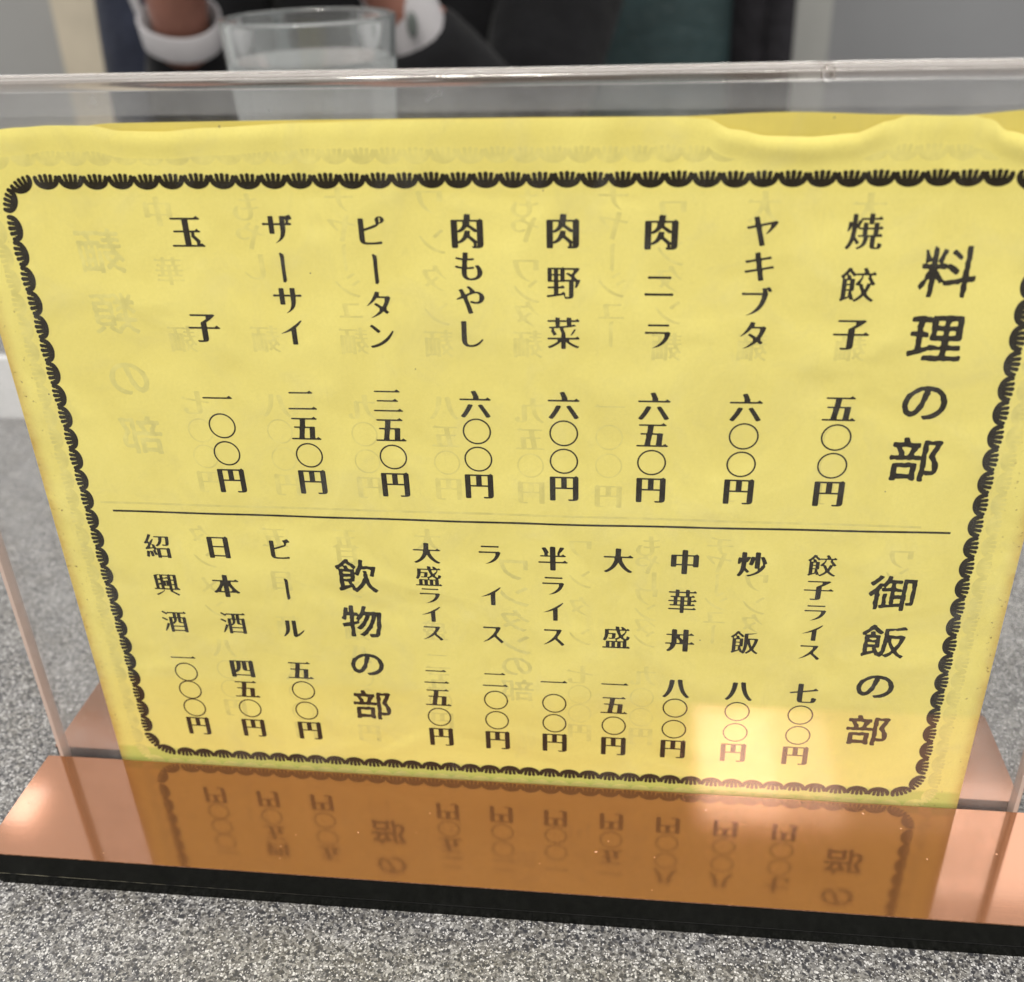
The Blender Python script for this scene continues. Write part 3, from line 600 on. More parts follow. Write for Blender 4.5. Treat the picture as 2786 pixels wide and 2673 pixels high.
 '菜': [[965,755,970,740,969,728,962,718,950,712,745,711,736,708,734,700,734,642,736,630,745,628,800,639,822,638,836,630,864,602,866,595,862,591,818,581,710,564,515,544,509,540,506,532,508,488,544,422,559,385,559,332,566,310,566,267,570,261,582,259,850,259,858,261,902,294,910,296,918,292,942,274,967,250,974,235,971,220,965,210,950,204,678,204,670,201,666,195,666,155,669,147,715,114,765,85,835,51,905,24,958,7,960,5,960,0,932,-40,918,-46,895,-45,840,-25,760,10,710,36,658,68,575,127,570,129,568,125,566,117,566,-42,561,-60,555,-66,540,-71,460,-71,445,-69,435,-62,429,-45,429,120,425,130,415,125,363,85,318,55,259,20,187,-15,135,-38,98,-51,75,-50,65,-46,57,-40,34,-8,35,0,120,32,175,57,240,93,285,120,320,147,321,195,318,201,310,204,50,204,35,210,29,220,26,235,32,250,42,256,57,259,422,260,426,262,429,267,429,308,436,330,434,342,439,355,439,375,428,420,395,492,394,525,390,531,372,534,232,525,229,522,226,518,228,470,275,405,299,365,301,353,290,345,238,322,218,321,200,330,171,387,131,452,132,459,148,468,150,473,151,512,149,520,142,524,103,524,88,529,79,540,74,565,77,571,85,574,210,576,267,581,271,587,271,630,264,658,262,705,260,709,252,711,50,712,38,718,30,730,30,742,38,758,57,764,257,765,261,768,264,772,264,810,271,830,269,840,270,842,275,844,375,834,390,828,395,821,399,810,400,770,405,765,590,764,595,766,598,770,599,810,606,830,604,840,605,842,610,844,710,834,725,828,730,821,734,810,735,770,740,765,845,765,855,769,898,799,905,802,915,798,940,779],[396,592,402,589,420,589,535,599,582,604,598,607,601,615,601,650,596,708,592,710,585,711,412,711,402,709,399,702,399,658,394,635],[710,329,709,338,740,392,782,458,812,498,820,502,832,506,850,506,860,502,861,498,859,488,836,442,810,400,780,361,756,338,745,331,728,326]],
 'も': [[85,633,100,642,115,646,132,646,228,624,280,616,295,617,301,630,306,682,309,760,318,775,332,784,363,786,445,781,468,775,473,770,474,762,464,685,464,620,468,611,505,609,595,619,625,619,640,615,650,610,659,600,660,592,658,581,652,572,644,565,635,561,560,554,455,551,448,548,444,532,434,448,435,361,442,356,485,356,618,369,633,365,643,360,650,351,652,342,650,330,645,320,638,312,628,309,598,304,532,299,428,296,421,292,416,270,416,132,420,107,432,78,455,51,485,36,525,26,558,26,612,34,652,47,692,69,716,90,732,117,741,142,744,180,744,240,741,272,731,305,718,335,700,364,676,392,675,397,682,404,750,416,775,416,790,412,800,408,812,396,845,355,865,325,884,292,894,267,906,225,910,192,901,155,890,127,868,90,832,51,805,30,775,12,750,0,705,-16,640,-31,592,-36,495,-36,468,-34,420,-24,395,-15,365,-1,340,15,310,41,290,68,272,100,260,130,251,180,254,223,252,300,243,305,162,316,82,335,62,345,52,360,55,376,62,387,74,395,92,399,122,396,178,380,228,369,260,365,267,367,271,375,284,478,282,552,275,559,182,571,98,590,82,600,77,607,80,622]],
 'や': [[458,-44,435,-38,428,-30,420,-18,377,132,340,245,298,357,267,425,262,429,257,428,190,408,112,391,68,389,60,390,55,395,56,400,68,411,107,442,192,480,202,488,202,565,179,612,141,675,141,682,148,686,202,709,222,714,245,714,265,708,280,690,348,561,355,554,483,602,486,612,485,685,399,765,402,772,435,795,452,799,470,799,496,792,552,749,610,699,640,669,649,658,652,644,656,640,732,639,780,630,805,624,832,612,870,590,906,558,928,528,948,482,951,458,948,432,940,408,929,382,914,360,888,330,845,300,805,281,735,266,685,264,630,266,558,280,508,295,498,302,490,312,490,320,494,338,500,345,510,353,528,356,542,356,560,353,630,330,682,324,720,331,753,348,773,369,781,387,786,408,786,515,778,538,769,552,748,568,720,579,690,584,655,581,598,568,535,548,458,518,420,500,416,490,418,415,455,330,498,223,532,125,576,-8,575,-15,565,-20,490,-40]],
 'し': [[215,770,235,774,345,774,365,769,375,758,371,600,369,582,369,515,366,498,366,412,364,392,364,122,372,85,387,60,397,50,418,39,442,30,462,26,513,26,538,29,568,35,612,47,648,61,690,81,731,107,774,140,841,202,860,209,875,209,893,205,896,200,894,192,881,172,831,107,802,79,768,50,712,14,650,-15,592,-31,520,-41,430,-41,405,-39,353,-28,330,-19,295,-1,269,17,243,45,225,70,211,98,200,135,191,188,194,362,199,480,199,565,201,587,201,752,205,762]],
 'ピ': [[944,755,967,718,974,702,972,692,962,670,944,642,905,612,870,600,808,591,755,534,712,505,618,469,528,439,328,380,322,377,319,370,319,90,322,78,329,70,365,59,420,54,548,54,658,61,740,71,798,84,822,84,844,78,852,70,858,62,860,42,858,30,850,20,838,11,818,6,685,-6,582,-11,382,-11,302,-4,252,7,220,22,184,50,168,73,158,93,146,145,146,718,148,728,152,735,162,740,178,744,282,744,302,740,315,730,319,715,319,465,321,458,328,456,415,480,520,515,643,561,692,572,696,582,696,648,694,655,678,685,674,695,675,705,685,728,706,758,730,778,753,790,773,798,800,804,850,802,880,796,905,785,930,769],[822,630,830,631,838,639,842,648,844,658,842,747,835,762,825,768,818,766,810,760,805,750,804,740,805,650,812,635]],
 'ン': [[158,680,182,709,200,722,225,726,252,722,320,675,420,596,486,538,493,530,493,522,455,484,442,475,418,471,392,475,381,482,342,521,277,579,162,670,158,675],[126,47,126,52,132,57,238,80,345,115,412,144,459,167,510,198,610,267,650,299,720,361,799,445,865,530,875,535,893,539,912,538,928,532,929,528,926,520,878,428,840,370,789,302,763,274,694,208,655,178,602,142,539,105,488,79,412,47,332,20,228,-6,212,-9,187,-9,165,-4,152,7]],
 'ザ': [[932,772,969,700,977,678,979,670,972,664,938,652,895,648,868,630,864,620,864,562,865,554,870,551,910,551,924,548,932,542,940,534,944,525,944,510,940,500,928,489,908,484,855,484,832,486,758,486,750,484,746,478,741,377,726,290,712,245,699,210,668,155,640,119,608,86,542,39,510,20,452,-8,402,-28,387,-30,377,-30,375,-28,379,-22,435,14,479,52,498,75,516,103,535,140,552,192,569,272,574,335,574,473,571,482,568,485,560,486,395,486,385,484,381,475,381,265,379,252,365,239,348,234,245,234,222,240,215,247,211,257,211,473,209,482,205,485,197,486,128,486,57,481,27,485,15,492,7,505,5,520,10,538,25,550,45,554,137,546,200,546,208,549,211,558,211,725,218,738,230,745,247,749,345,749,363,745,375,735,381,720,381,558,385,549,395,546,562,546,570,549,574,558,574,728,580,740,589,747,612,754,708,754,742,746,782,756,805,756,828,771,883,786,902,786,918,782],[750,661,748,659,746,648,746,555,750,549,760,546,765,549,769,555,769,622,755,655]],
 'サ': [[24,545,27,555,35,562,45,568,60,571,85,571,170,564,218,564,225,566,229,575,230,745,235,755,243,761,265,766,365,766,382,762,395,752,399,738,399,575,402,566,412,564,588,565,591,568,594,575,594,742,598,758,610,768,628,771,725,771,750,766,758,760,763,750,764,575,768,566,775,564,828,564,895,569,930,569,945,565,955,558,962,548,964,535,962,522,955,512,945,505,930,501,840,501,812,504,768,501,764,495,759,387,744,305,732,267,715,223,682,167,661,140,620,99,565,59,532,40,480,14,420,-10,402,-14,395,-13,392,-10,394,-8,462,39,491,65,516,93,535,122,562,182,580,245,589,300,594,375,594,490,591,500,588,502,580,504,412,504,402,501,399,492,399,280,396,267,385,256,368,251,262,251,240,257,232,265,229,275,229,490,226,500,222,502,215,504,160,504,70,499,47,501,35,508,26,518,22,532]],
 'イ': [[852,751,854,747,852,742,830,712,780,651,746,615,704,575,643,528,638,520,636,10,634,-5,622,-16,602,-21,498,-21,475,-16,465,-8,461,2,461,405,458,418,450,418,397,397,275,359,142,329,122,326,112,330,118,335,265,405,350,451,438,502,659,645,732,698,802,751,828,756,840,756]],
 '玉': [[4,-15,0,-5,2,7,12,17,30,24,387,24,395,26,399,35,399,350,396,362,392,365,385,366,125,366,110,370,103,374,95,382,91,392,95,402,103,411,110,415,125,419,385,419,392,420,396,422,399,435,397,706,392,710,385,711,77,711,60,718,49,730,47,745,57,759,68,764,85,766,773,766,785,770,842,810,852,815,861,812,912,769,935,761,946,752,951,740,948,728,938,718,920,711,602,711,592,709,590,705,589,698,589,430,591,422,600,419,740,420,748,422,808,465,815,468,828,460,872,422,898,414,908,406,912,395,910,382,900,372,885,367,740,366,730,364,726,355,726,290,730,282,736,275,836,182,885,132,885,125,869,110,865,103,865,57,868,55,872,56,900,73,910,70,960,27,985,19,995,11,1000,2,1000,-5,997,-13,990,-21,980,-26,962,-29,40,-29,17,-25],[595,365,590,361,589,353,590,29,594,25,600,24,749,25,753,29,754,35,754,98,751,107,700,166,606,260,608,267,628,288,629,357,626,362,622,365]],
 '五': [[6,0,1,12,5,25,15,35,32,41,243,41,252,46,266,107,301,302,300,382,298,386,290,389,150,390,137,394,130,399,124,408,122,418,125,425,132,434,152,441,310,441,320,442,324,448,326,460,346,602,346,670,345,676,341,680,98,681,80,688,69,700,68,712,77,726,88,731,105,734,748,734,760,738,828,784,835,781,888,736,910,729,921,720,926,708,921,695,910,686,893,681,550,681,540,680,536,675,534,662,511,520,511,450,515,444,525,441,670,441,698,446,748,446,802,440,815,436,822,431,828,420,816,280,799,122,800,47,802,44,808,41,828,42,890,85,898,89,902,89,958,44,980,36,990,29,995,20,995,10,992,2,985,-6,975,-11,958,-14,42,-14,20,-10],[631,387,503,389,495,387,491,382,444,125,444,52,448,44,458,41,598,41,605,42,610,46,621,135,636,298,636,377,635,384]],
 '六': [[4,535,5,545,12,556,22,562,38,566,422,566,435,569,439,577,438,650,420,695,379,790,377,798,385,804,440,821,468,826,500,826,515,824,525,819,534,808,560,758,618,635,621,620,621,575,625,569,635,566,822,568,834,572,893,612,900,615,915,606,958,569,985,559,994,548,996,538,992,525,982,515,967,510,955,509,40,509,25,511,15,516,7,525],[408,365,411,360,410,353,419,342,418,338,355,223,318,160,265,80,220,17,165,-51,155,-59,140,-64,92,-62,77,-58,26,-20,24,-15,26,-8,95,80,160,178,208,259,255,353,261,362,277,372,285,382,292,384,387,374],[580,350,618,369,650,381,695,381,708,377,718,371,735,350,800,257,918,84,974,-5,976,-13,972,-18,928,-44,898,-55,850,-56,838,-52,828,-46,819,-35,778,37,721,130,582,340]],
 '円': [[42,751,55,760,75,764,820,764,832,768,893,796,900,794,935,765,956,755,965,742,969,722,969,42,961,5,945,-24,928,-40,902,-52,872,-61,832,-66,782,-66,763,-69,670,-69,650,-62,638,-48,630,-22,633,-18,638,-15,773,-14,780,-11,782,-8,784,328,782,335,779,340,230,341,222,339,219,330,219,-28,214,-50,200,-64,180,-69,70,-69,55,-65,46,-60,38,-48,34,-25,34,722,36,740],[222,396,232,394,390,394,397,395,401,397,404,408,404,695,402,702,400,706,390,709,232,709,225,708,221,705,219,695,219,408,220,400],[592,396,602,394,770,394,778,395,781,397,784,408,784,695,782,702,780,706,770,709,602,709,595,708,591,705,589,695,589,408,590,400]],
 '二': [[94,658,96,668,105,679,115,684,130,686,720,686,730,690,805,741,810,740,820,732,872,688,894,678,901,668,904,658,900,645,890,635,875,630,858,629,130,629,115,631,105,636,96,648],[11,62,14,75,21,85,30,90,47,94,805,94,818,100,884,145,893,147,955,96,979,85,986,75,989,65,986,52,977,41,967,36,948,34,47,34,32,36,22,41,14,52]],
 '三': [[77,705,80,715,88,724,98,729,112,731,738,731,748,735,818,784,825,788,842,776,890,734,912,724,920,715,922,708,920,698,910,688,895,682,883,681,112,681,90,688,81,695],[142,377,145,387,152,396,162,401,178,404,658,404,670,409,740,458,748,460,763,451,814,405,832,396,840,387,842,380,840,370,830,360,815,355,802,354,178,354,155,360,146,367],[19,32,22,42,30,51,40,56,55,59,795,59,802,61,872,110,880,114,889,110,942,61,967,51,975,42,979,32,975,22,965,12,950,7,932,6,55,6,40,9,30,14,22,22]],
 '一': [[-1,390,1,400,10,411,20,416,35,419,818,419,828,422,898,471,908,475,914,473,974,420,994,410,1000,402,1004,392,1000,380,990,370,975,365,962,364,35,364,20,366,10,371,2,380]],
 '炒': [[55,-61,27,-31,25,-25,57,25,88,83,110,140,122,185,136,257,141,305,146,387,146,448,145,458,142,460,140,459,115,411,106,400,98,395,82,391,50,391,35,395,27,400,24,408,24,420,29,480,31,577,39,607,55,625,59,635,70,636,137,626,145,630,146,792,152,810,168,825,171,835,185,836,277,826,298,819,306,808,311,790,312,650,318,648,325,652,332,665,338,666,402,659,422,654,435,648,439,642,438,635,440,631,442,633,451,648,466,660,468,668,473,671,548,664,578,655,581,658,584,668,584,798,590,815,606,830,610,840,622,841,718,831,738,824,746,812,751,795,753,659,755,656,763,656,808,672,828,676,855,675,868,671,875,666,891,640,925,575,958,502,982,438,982,430,977,425,930,408,922,400,921,342,930,330,932,312,906,260,874,208,825,149,791,115,755,85,718,57,668,27,608,-3,560,-22,488,-48,430,-62,415,-66,387,-66,372,-62,363,-56,348,-30,345,-25,348,-20,455,11,498,27,548,50,588,73,633,103,671,135,685,149,689,157,689,220,685,229,610,234,595,241,586,255,584,272,584,518,582,532,580,536,575,526,558,462,538,405,523,370,513,356,493,349,460,350,445,355,391,382,391,390,410,455,424,510,439,590,440,605,438,610,432,605,382,518,355,478,340,462,318,456,312,451,301,322,302,250,420,124,422,117,422,112,396,83,387,76,370,71,338,73,325,76,316,83,275,136,267,144,262,145,257,139,231,78,205,32,170,-18,134,-60,122,-68,103,-71,75,-70,62,-66],[755,635,751,628,751,592,751,265,753,252,755,247,760,252,771,272,795,325,812,340,815,350,838,354,840,357,841,370,841,418,822,480,781,585,763,626]],
 '中': [[44,633,57,646,77,651,395,652,399,655,401,662,401,795,405,810,412,821,428,830,434,840,440,841,530,831,555,831,572,826,585,815,591,798,591,662,592,656,596,652,805,651,880,685,893,678,925,651,940,645,950,635,955,620,956,607,956,242,951,220,940,208,922,201,805,201,788,206,776,215,770,232,768,252,763,257,605,259,595,256,592,252,591,245,591,-30,586,-50,575,-62,555,-69,440,-69,420,-64,408,-52,401,-32,401,245,400,252,397,256,387,259,230,257,225,252,224,230,218,213,205,201,187,196,72,196,55,202,44,215,39,230,39,245,39,610],[397,316,400,320,401,328,401,585,399,595,395,597,387,599,238,599,228,596,225,592,224,585,224,328,226,318,230,315,238,314,387,314],[595,316,605,314,755,314,763,315,766,318,769,328,769,585,768,592,765,596,755,599,605,599,598,597,594,595,591,585,591,328,592,320]],
 '華': [[35,755,42,760,57,764,250,765,255,770,256,810,265,830,264,840,267,844,350,836,368,832,380,828,385,821,389,810,390,770,392,766,397,764,595,765,600,770,601,810,610,830,609,840,612,844,695,836,712,832,725,828,730,821,734,810,735,770,738,766,742,764,848,765,898,799,905,801,912,798,948,770,964,752,969,735,962,718,952,711,940,709,739,708,734,700,731,605,732,596,738,592,790,592,840,625,850,629,890,600,909,580,912,570,912,560,908,550,898,544,885,541,808,541,799,538,796,528,798,435,800,431,805,429,852,430,905,465,915,468,955,438,972,420,977,408,976,395,970,385,952,379,810,379,800,376,796,367,796,275,800,266,808,265,858,300,868,301,905,274,922,255,928,240,924,225,915,218,900,214,570,213,566,210,564,202,564,125,566,117,575,114,840,114,852,117,898,150,905,151,932,131,962,105,969,88,962,70,952,64,938,61,570,60,566,57,564,50,562,-52,558,-62,552,-66,542,-70,530,-71,455,-71,442,-68,435,-62,429,-42,429,52,426,57,422,60,65,61,52,62,42,68,35,83,36,98,42,107,60,114,422,115,426,117,429,122,429,200,426,210,418,214,105,214,90,218,82,223,77,235,77,245,82,255,92,261,105,264,192,264,201,267,204,277,202,372,200,376,192,379,42,380,32,384,26,390,22,402,24,412,30,422,47,429,192,429,201,432,204,448,204,528,201,538,192,541,110,542,100,548,96,552,92,570,100,585,115,591,245,591,255,594,257,597,259,605,256,700,252,706,245,709,50,710,38,715,31,725,29,740],[602,596,604,642,601,698,600,704,596,708,402,709,395,708,390,704,386,605,387,597,391,592,590,591,598,592],[425,431,428,435,429,442,429,528,426,538,422,540,415,541,345,541,338,539,335,535,334,528,334,442,336,432,340,430,348,429,418,429],[662,431,665,435,666,442,666,528,664,538,660,540,652,541,578,541,568,539,565,535,564,528,564,442,566,432,570,430,578,429,652,429],[425,266,428,270,429,277,429,365,426,375,422,377,415,379,345,379,338,376,335,372,334,365,334,277,336,267,340,265,348,264,418,264],[662,266,665,270,666,277,666,365,664,375,660,377,652,379,578,379,568,376,565,372,564,365,564,277,566,267,570,265,578,264,652,264]],
 '丼': [[72,-59,49,-32,47,-25,109,32,137,71,158,105,176,147,175,225,173,229,165,231,22,232,10,236,2,241,-4,250,-5,260,-3,267,5,276,25,284,195,284,204,288,209,328,209,580,205,586,197,589,50,590,38,594,30,599,24,607,22,616,26,625,35,633,52,639,195,639,205,641,209,650,210,795,216,812,225,820,238,826,243,836,247,838,360,826,375,821,386,812,390,805,394,790,394,650,396,642,400,640,590,639,600,641,604,650,605,798,609,810,614,818,630,828,638,838,645,839,725,829,755,829,770,824,781,815,785,808,789,792,789,650,792,641,800,639,810,641,870,682,880,688,893,680,938,642,962,634,974,625,977,615,975,605,965,595,950,590,800,589,792,586,790,582,789,300,791,288,800,284,835,285,900,330,908,332,922,322,965,288,995,276,1002,267,1006,257,1002,247,995,239,975,231,800,231,791,228,789,218,789,-30,784,-50,775,-61,765,-66,750,-69,643,-69,622,-64,610,-52,604,-28,604,223,600,229,588,231,382,231,372,230,368,223,351,170,336,135,308,83,270,31,219,-20,178,-52,152,-66,140,-69,98,-69,82,-65],[600,420,602,422,604,432,604,575,601,585,598,587,590,589,515,589,505,586,501,577,501,518,503,508,550,466,592,424],[397,462,394,455,394,395,391,377,392,289,396,285,402,284,484,285,488,289,489,295,489,357,486,367,449,415,405,459]],
 '大': [[42,-42,29,-25,27,-20,30,-16,60,-1,116,32,158,62,196,95,238,140,265,175,292,218,335,302,365,390,369,408,369,475,365,484,358,486,40,486,25,491,14,500,9,512,11,525,25,539,45,544,380,544,390,545,394,550,396,562,401,625,404,678,404,798,411,818,420,825,430,830,438,840,445,841,525,831,562,831,580,825,591,812,594,802,594,752,584,628,584,555,588,546,598,544,818,544,825,546,885,589,895,594,902,591,955,546,977,539,990,528,994,515,990,502,980,492,962,486,640,486,633,484,629,478,629,410,631,397,670,308,705,242,759,162,798,116,821,93,860,59,898,32,972,-13,974,-18,971,-22,951,-50,940,-60,918,-66,878,-66,862,-62,818,-39,775,-13,725,24,641,105,608,145,561,210,510,300,505,304,500,300,478,255,450,208,414,155,369,103,340,74,282,25,200,-30,132,-64,118,-66,75,-65,60,-60]],
 '盛': [[22,-42,17,-30,16,-20,21,-8,30,0,45,4,132,4,140,9,141,215,145,230,152,239,173,244,465,244,473,246,476,252,475,300,448,338,438,344,430,344,387,329,338,326,255,329,243,334,235,342,229,362,230,369,235,372,247,374,325,369,334,370,339,375,346,408,351,473,351,515,348,521,342,524,243,524,232,520,212,430,192,370,162,308,140,272,128,257,110,251,95,251,85,255,38,292,36,300,62,350,76,382,94,452,104,542,104,698,107,710,112,718,122,722,135,724,470,725,474,728,476,735,476,775,471,815,475,830,473,840,478,845,562,836,580,832,592,828,599,820,604,798,610,732,612,726,618,724,672,724,681,728,684,738,682,779,676,788,654,805,650,812,680,831,702,836,725,829,775,795,809,768,840,732,850,734,885,759,895,762,905,758,935,735,952,715,958,705,958,695,952,682,945,678,930,674,860,674,854,670,851,622,848,610,810,535,789,502,750,455,749,408,753,394,778,370,810,348,835,340,841,342,846,353,854,390,858,435,861,445,868,451,883,456,902,454,932,435,965,420,970,415,970,405,960,365,942,325,930,309,915,298,898,289,865,280,861,272,861,242,864,213,865,17,868,14,872,14,908,39,915,41,920,39,958,10,974,-8,977,-18,979,-28,975,-38,970,-45,958,-50,945,-51,50,-51,35,-50],[241,670,239,660,239,580,240,574,244,570,455,569,470,565,478,560,481,550,481,522,474,442,461,387,461,355,465,349,478,353,523,377,575,412,579,422,578,470,538,555,500,665,495,672,485,674,252,674,245,672],[804,670,800,672,788,674,645,674,636,670,634,625,638,607,665,532,680,505,688,506,730,544,770,581,804,617,806,630],[530,249,535,245,542,244,742,245,746,247,749,252,749,295,742,302,720,315,688,338,652,367,645,369,532,301,529,290],[330,5,334,7,336,15,335,192,332,196,328,199,277,198,274,195,271,188,272,10,275,6,280,4],[473,5,525,4,530,6,532,10,534,188,531,195,528,198,475,199,470,196,468,192,466,15,469,7],[670,5,720,4,725,6,728,10,729,188,726,195,722,198,672,199,668,196,665,192,664,15,666,7]],
 '半': [[1,235,0,247,5,259,15,266,32,271,387,271,396,272,400,277,401,440,400,448,397,451,387,454,100,454,80,459,68,470,65,478,66,488,75,499,85,504,100,506,202,506,208,509,211,515,210,587,173,678,122,770,121,775,125,780,170,799,187,804,238,804,252,799,261,792,310,718,332,678,365,612,363,604,332,590,328,585,328,511,335,506,392,506,399,510,401,518,401,790,406,812,415,824,430,831,432,840,438,842,555,831,570,826,584,812,589,792,590,512,592,509,598,506,643,506,650,509,654,515,652,597,715,762,729,795,738,802,750,809,755,816,763,819,855,809,878,798,876,788,883,775,862,742,794,652,730,585,729,515,731,510,735,508,768,508,835,552,845,556,860,546,902,509,922,502,932,496,940,482,938,470,925,459,905,454,602,454,592,451,590,448,589,440,590,277,592,274,600,271,822,271,830,274,893,318,902,321,915,314,960,274,980,267,989,262,997,250,997,237,994,230,985,223,962,216,605,216,592,214,590,210,589,202,589,-30,584,-48,572,-60,550,-66,440,-66,420,-61,408,-50,401,-28,401,202,400,210,396,215,35,216,15,221]],
 'ス': [[125,17,132,25,200,70,267,121,369,213,444,290,506,362,552,429,590,492,611,535,616,552,616,620,614,625,610,628,267,629,205,624,178,624,158,630,145,645,142,665,145,678,152,688,165,695,185,699,272,694,680,694,735,701,755,701,778,696,815,668,818,662,818,658,808,633,758,530,712,452,662,377,661,302,665,295,710,254,859,103,911,42,912,35,908,30,852,-15,822,-19,799,-13,790,-5,724,78,664,145,574,237,558,250,552,251,498,204,435,157,390,127,326,90,267,61,190,29,142,14,130,15]],
 'ビ': [[872,806,925,728,939,705,938,698,893,675,875,671,850,671,830,658,802,642,799,635,799,590,796,580,779,558,750,530,718,508,675,490,528,439,328,380,320,375,319,367,319,90,322,78,329,70,365,59,420,54,548,54,658,61,740,71,798,84,822,84,844,78,852,70,858,62,860,42,858,30,850,20,838,11,818,6,685,-6,582,-11,382,-11,302,-4,255,7,222,21,191,42,173,65,159,90,152,110,146,145,146,718,148,728,150,732,160,740,178,744,280,744,302,740,315,730,319,715,319,465,321,458,328,456,415,480,520,515,643,561,708,574,711,582,710,655,660,745,660,755,668,760,698,772,740,778,760,792,808,812,825,816,845,816,862,812]],
 'ル': [[501,740,520,744,622,744,645,738,652,730,655,722,656,142,656,135,660,130,668,131,720,162,778,201,841,252,901,310,920,316,935,316,950,312,954,308,930,270,879,205,845,169,794,120,760,93,700,49,605,-9,585,-14,565,-14,545,-8,496,32,488,42,484,52,484,715,488,730],[375,738,387,730,394,715,394,620,391,600,389,495,376,357,364,292,348,242,326,200,300,159,247,96,190,47,130,7,107,1,85,4,80,7,82,12,125,78,159,145,185,211,204,272,214,345,221,450,225,726,235,736,255,741,355,741]],
 '日': [[130,-49,121,-35,119,-13,119,722,122,742,129,752,140,760,160,764,735,764,748,768,800,792,810,796,818,792,852,765,875,754,884,740,886,718,886,-13,883,-32,876,-42,865,-50,848,-54,738,-54,722,-51,712,-48,702,-38,696,-20,695,0,692,4,688,6,320,6,312,5,309,2,306,-25,301,-40,292,-51,282,-56,265,-59,158,-59,140,-55],[309,420,312,418,322,416,680,416,692,419,695,422,696,430,696,695,694,705,690,708,680,709,322,709,310,706,308,702,306,695,306,430],[309,360,306,350,306,75,308,68,310,64,322,61,680,61,690,62,694,65,696,75,696,350,695,357,692,361,680,364,322,364,312,362]],
 '本': [[20,132,19,137,21,142,81,190,140,249,185,305,228,365,276,448,291,478,294,488,294,550,291,560,282,564,40,565,25,570,15,580,11,592,15,605,27,616,47,621,390,621,400,624,404,633,404,798,411,818,430,830,438,840,523,831,560,831,575,826,586,818,590,810,594,795,594,633,595,626,599,622,815,622,825,626,878,662,890,669,905,660,948,625,975,615,986,602,989,590,984,577,972,569,958,564,710,564,702,561,699,555,699,490,701,478,735,415,768,364,804,312,864,242,908,201,980,145,979,137,959,112,942,99,922,94,875,95,860,101,820,127,788,119,600,117,596,115,594,107,594,-32,590,-48,586,-55,575,-64,558,-69,442,-69,428,-66,418,-61,409,-50,405,-38,404,107,402,114,399,117,208,119,178,127,128,95,112,91,72,91,57,94,47,99],[400,387,392,380,350,318,302,255,301,185,302,179,306,175,392,174,399,175,402,179,404,372,402,385],[598,380,595,377,594,367,595,180,598,176,602,174,650,175,678,192,689,202,691,213,690,252,685,262,633,332,605,374]],
 '酒': [[938,-60,918,-66,832,-65,822,-60,819,-55,814,-42,812,-28,810,-24,805,-21,438,-21,430,-22,426,-25,420,-58,415,-65,408,-69,395,-71,328,-71,308,-66,300,-58,296,-42,296,267,295,275,290,277,280,270,280,265,289,252,277,228,230,140,173,50,112,-30,92,-36,80,-36,70,-32,68,-25,70,-15,145,180,194,292,194,308,208,309,267,301,290,294,295,298,296,542,301,562,308,569,322,574,458,574,464,577,466,587,466,712,462,721,452,724,292,722,284,718,252,678,238,671,220,672,208,678,173,702,68,771,65,775,65,780,85,806,92,811,105,816,118,816,130,812,252,744,257,747,262,765,267,772,288,779,858,779,865,781,909,812,918,816,928,812,962,785,979,768,984,752,979,735,967,726,952,724,770,724,761,720,759,712,759,585,763,576,773,574,850,575,890,595,898,596,905,594,938,568,945,552,946,-35,944,-50],[620,724,600,722,596,720,594,715,594,585,596,577,602,574,622,575,626,577,629,582,629,712,626,720],[27,510,45,535,52,542,68,549,85,548,202,489,247,462,252,455,234,425,225,415,210,409,192,410,175,418,110,458,32,502],[428,345,436,350,451,370,464,392,473,418,476,445,476,510,475,519,470,522,432,524,428,521,425,518,424,357,425,348],[812,214,814,308,810,316,802,319,725,319,692,322,660,335,650,342,643,353,629,390,629,512,626,520,620,524,602,522,598,519,594,470,584,430,565,387,542,353,509,318,493,305,450,279,428,271,424,265,424,218,428,211,432,209,800,209,808,210],[755,367,805,366,810,369,812,372,814,512,811,520,808,522,758,524,753,521,750,518,749,377,751,370],[425,152,424,40,426,32,430,30,800,29,809,30,812,35,814,147,811,155,808,157,438,159,429,157]],
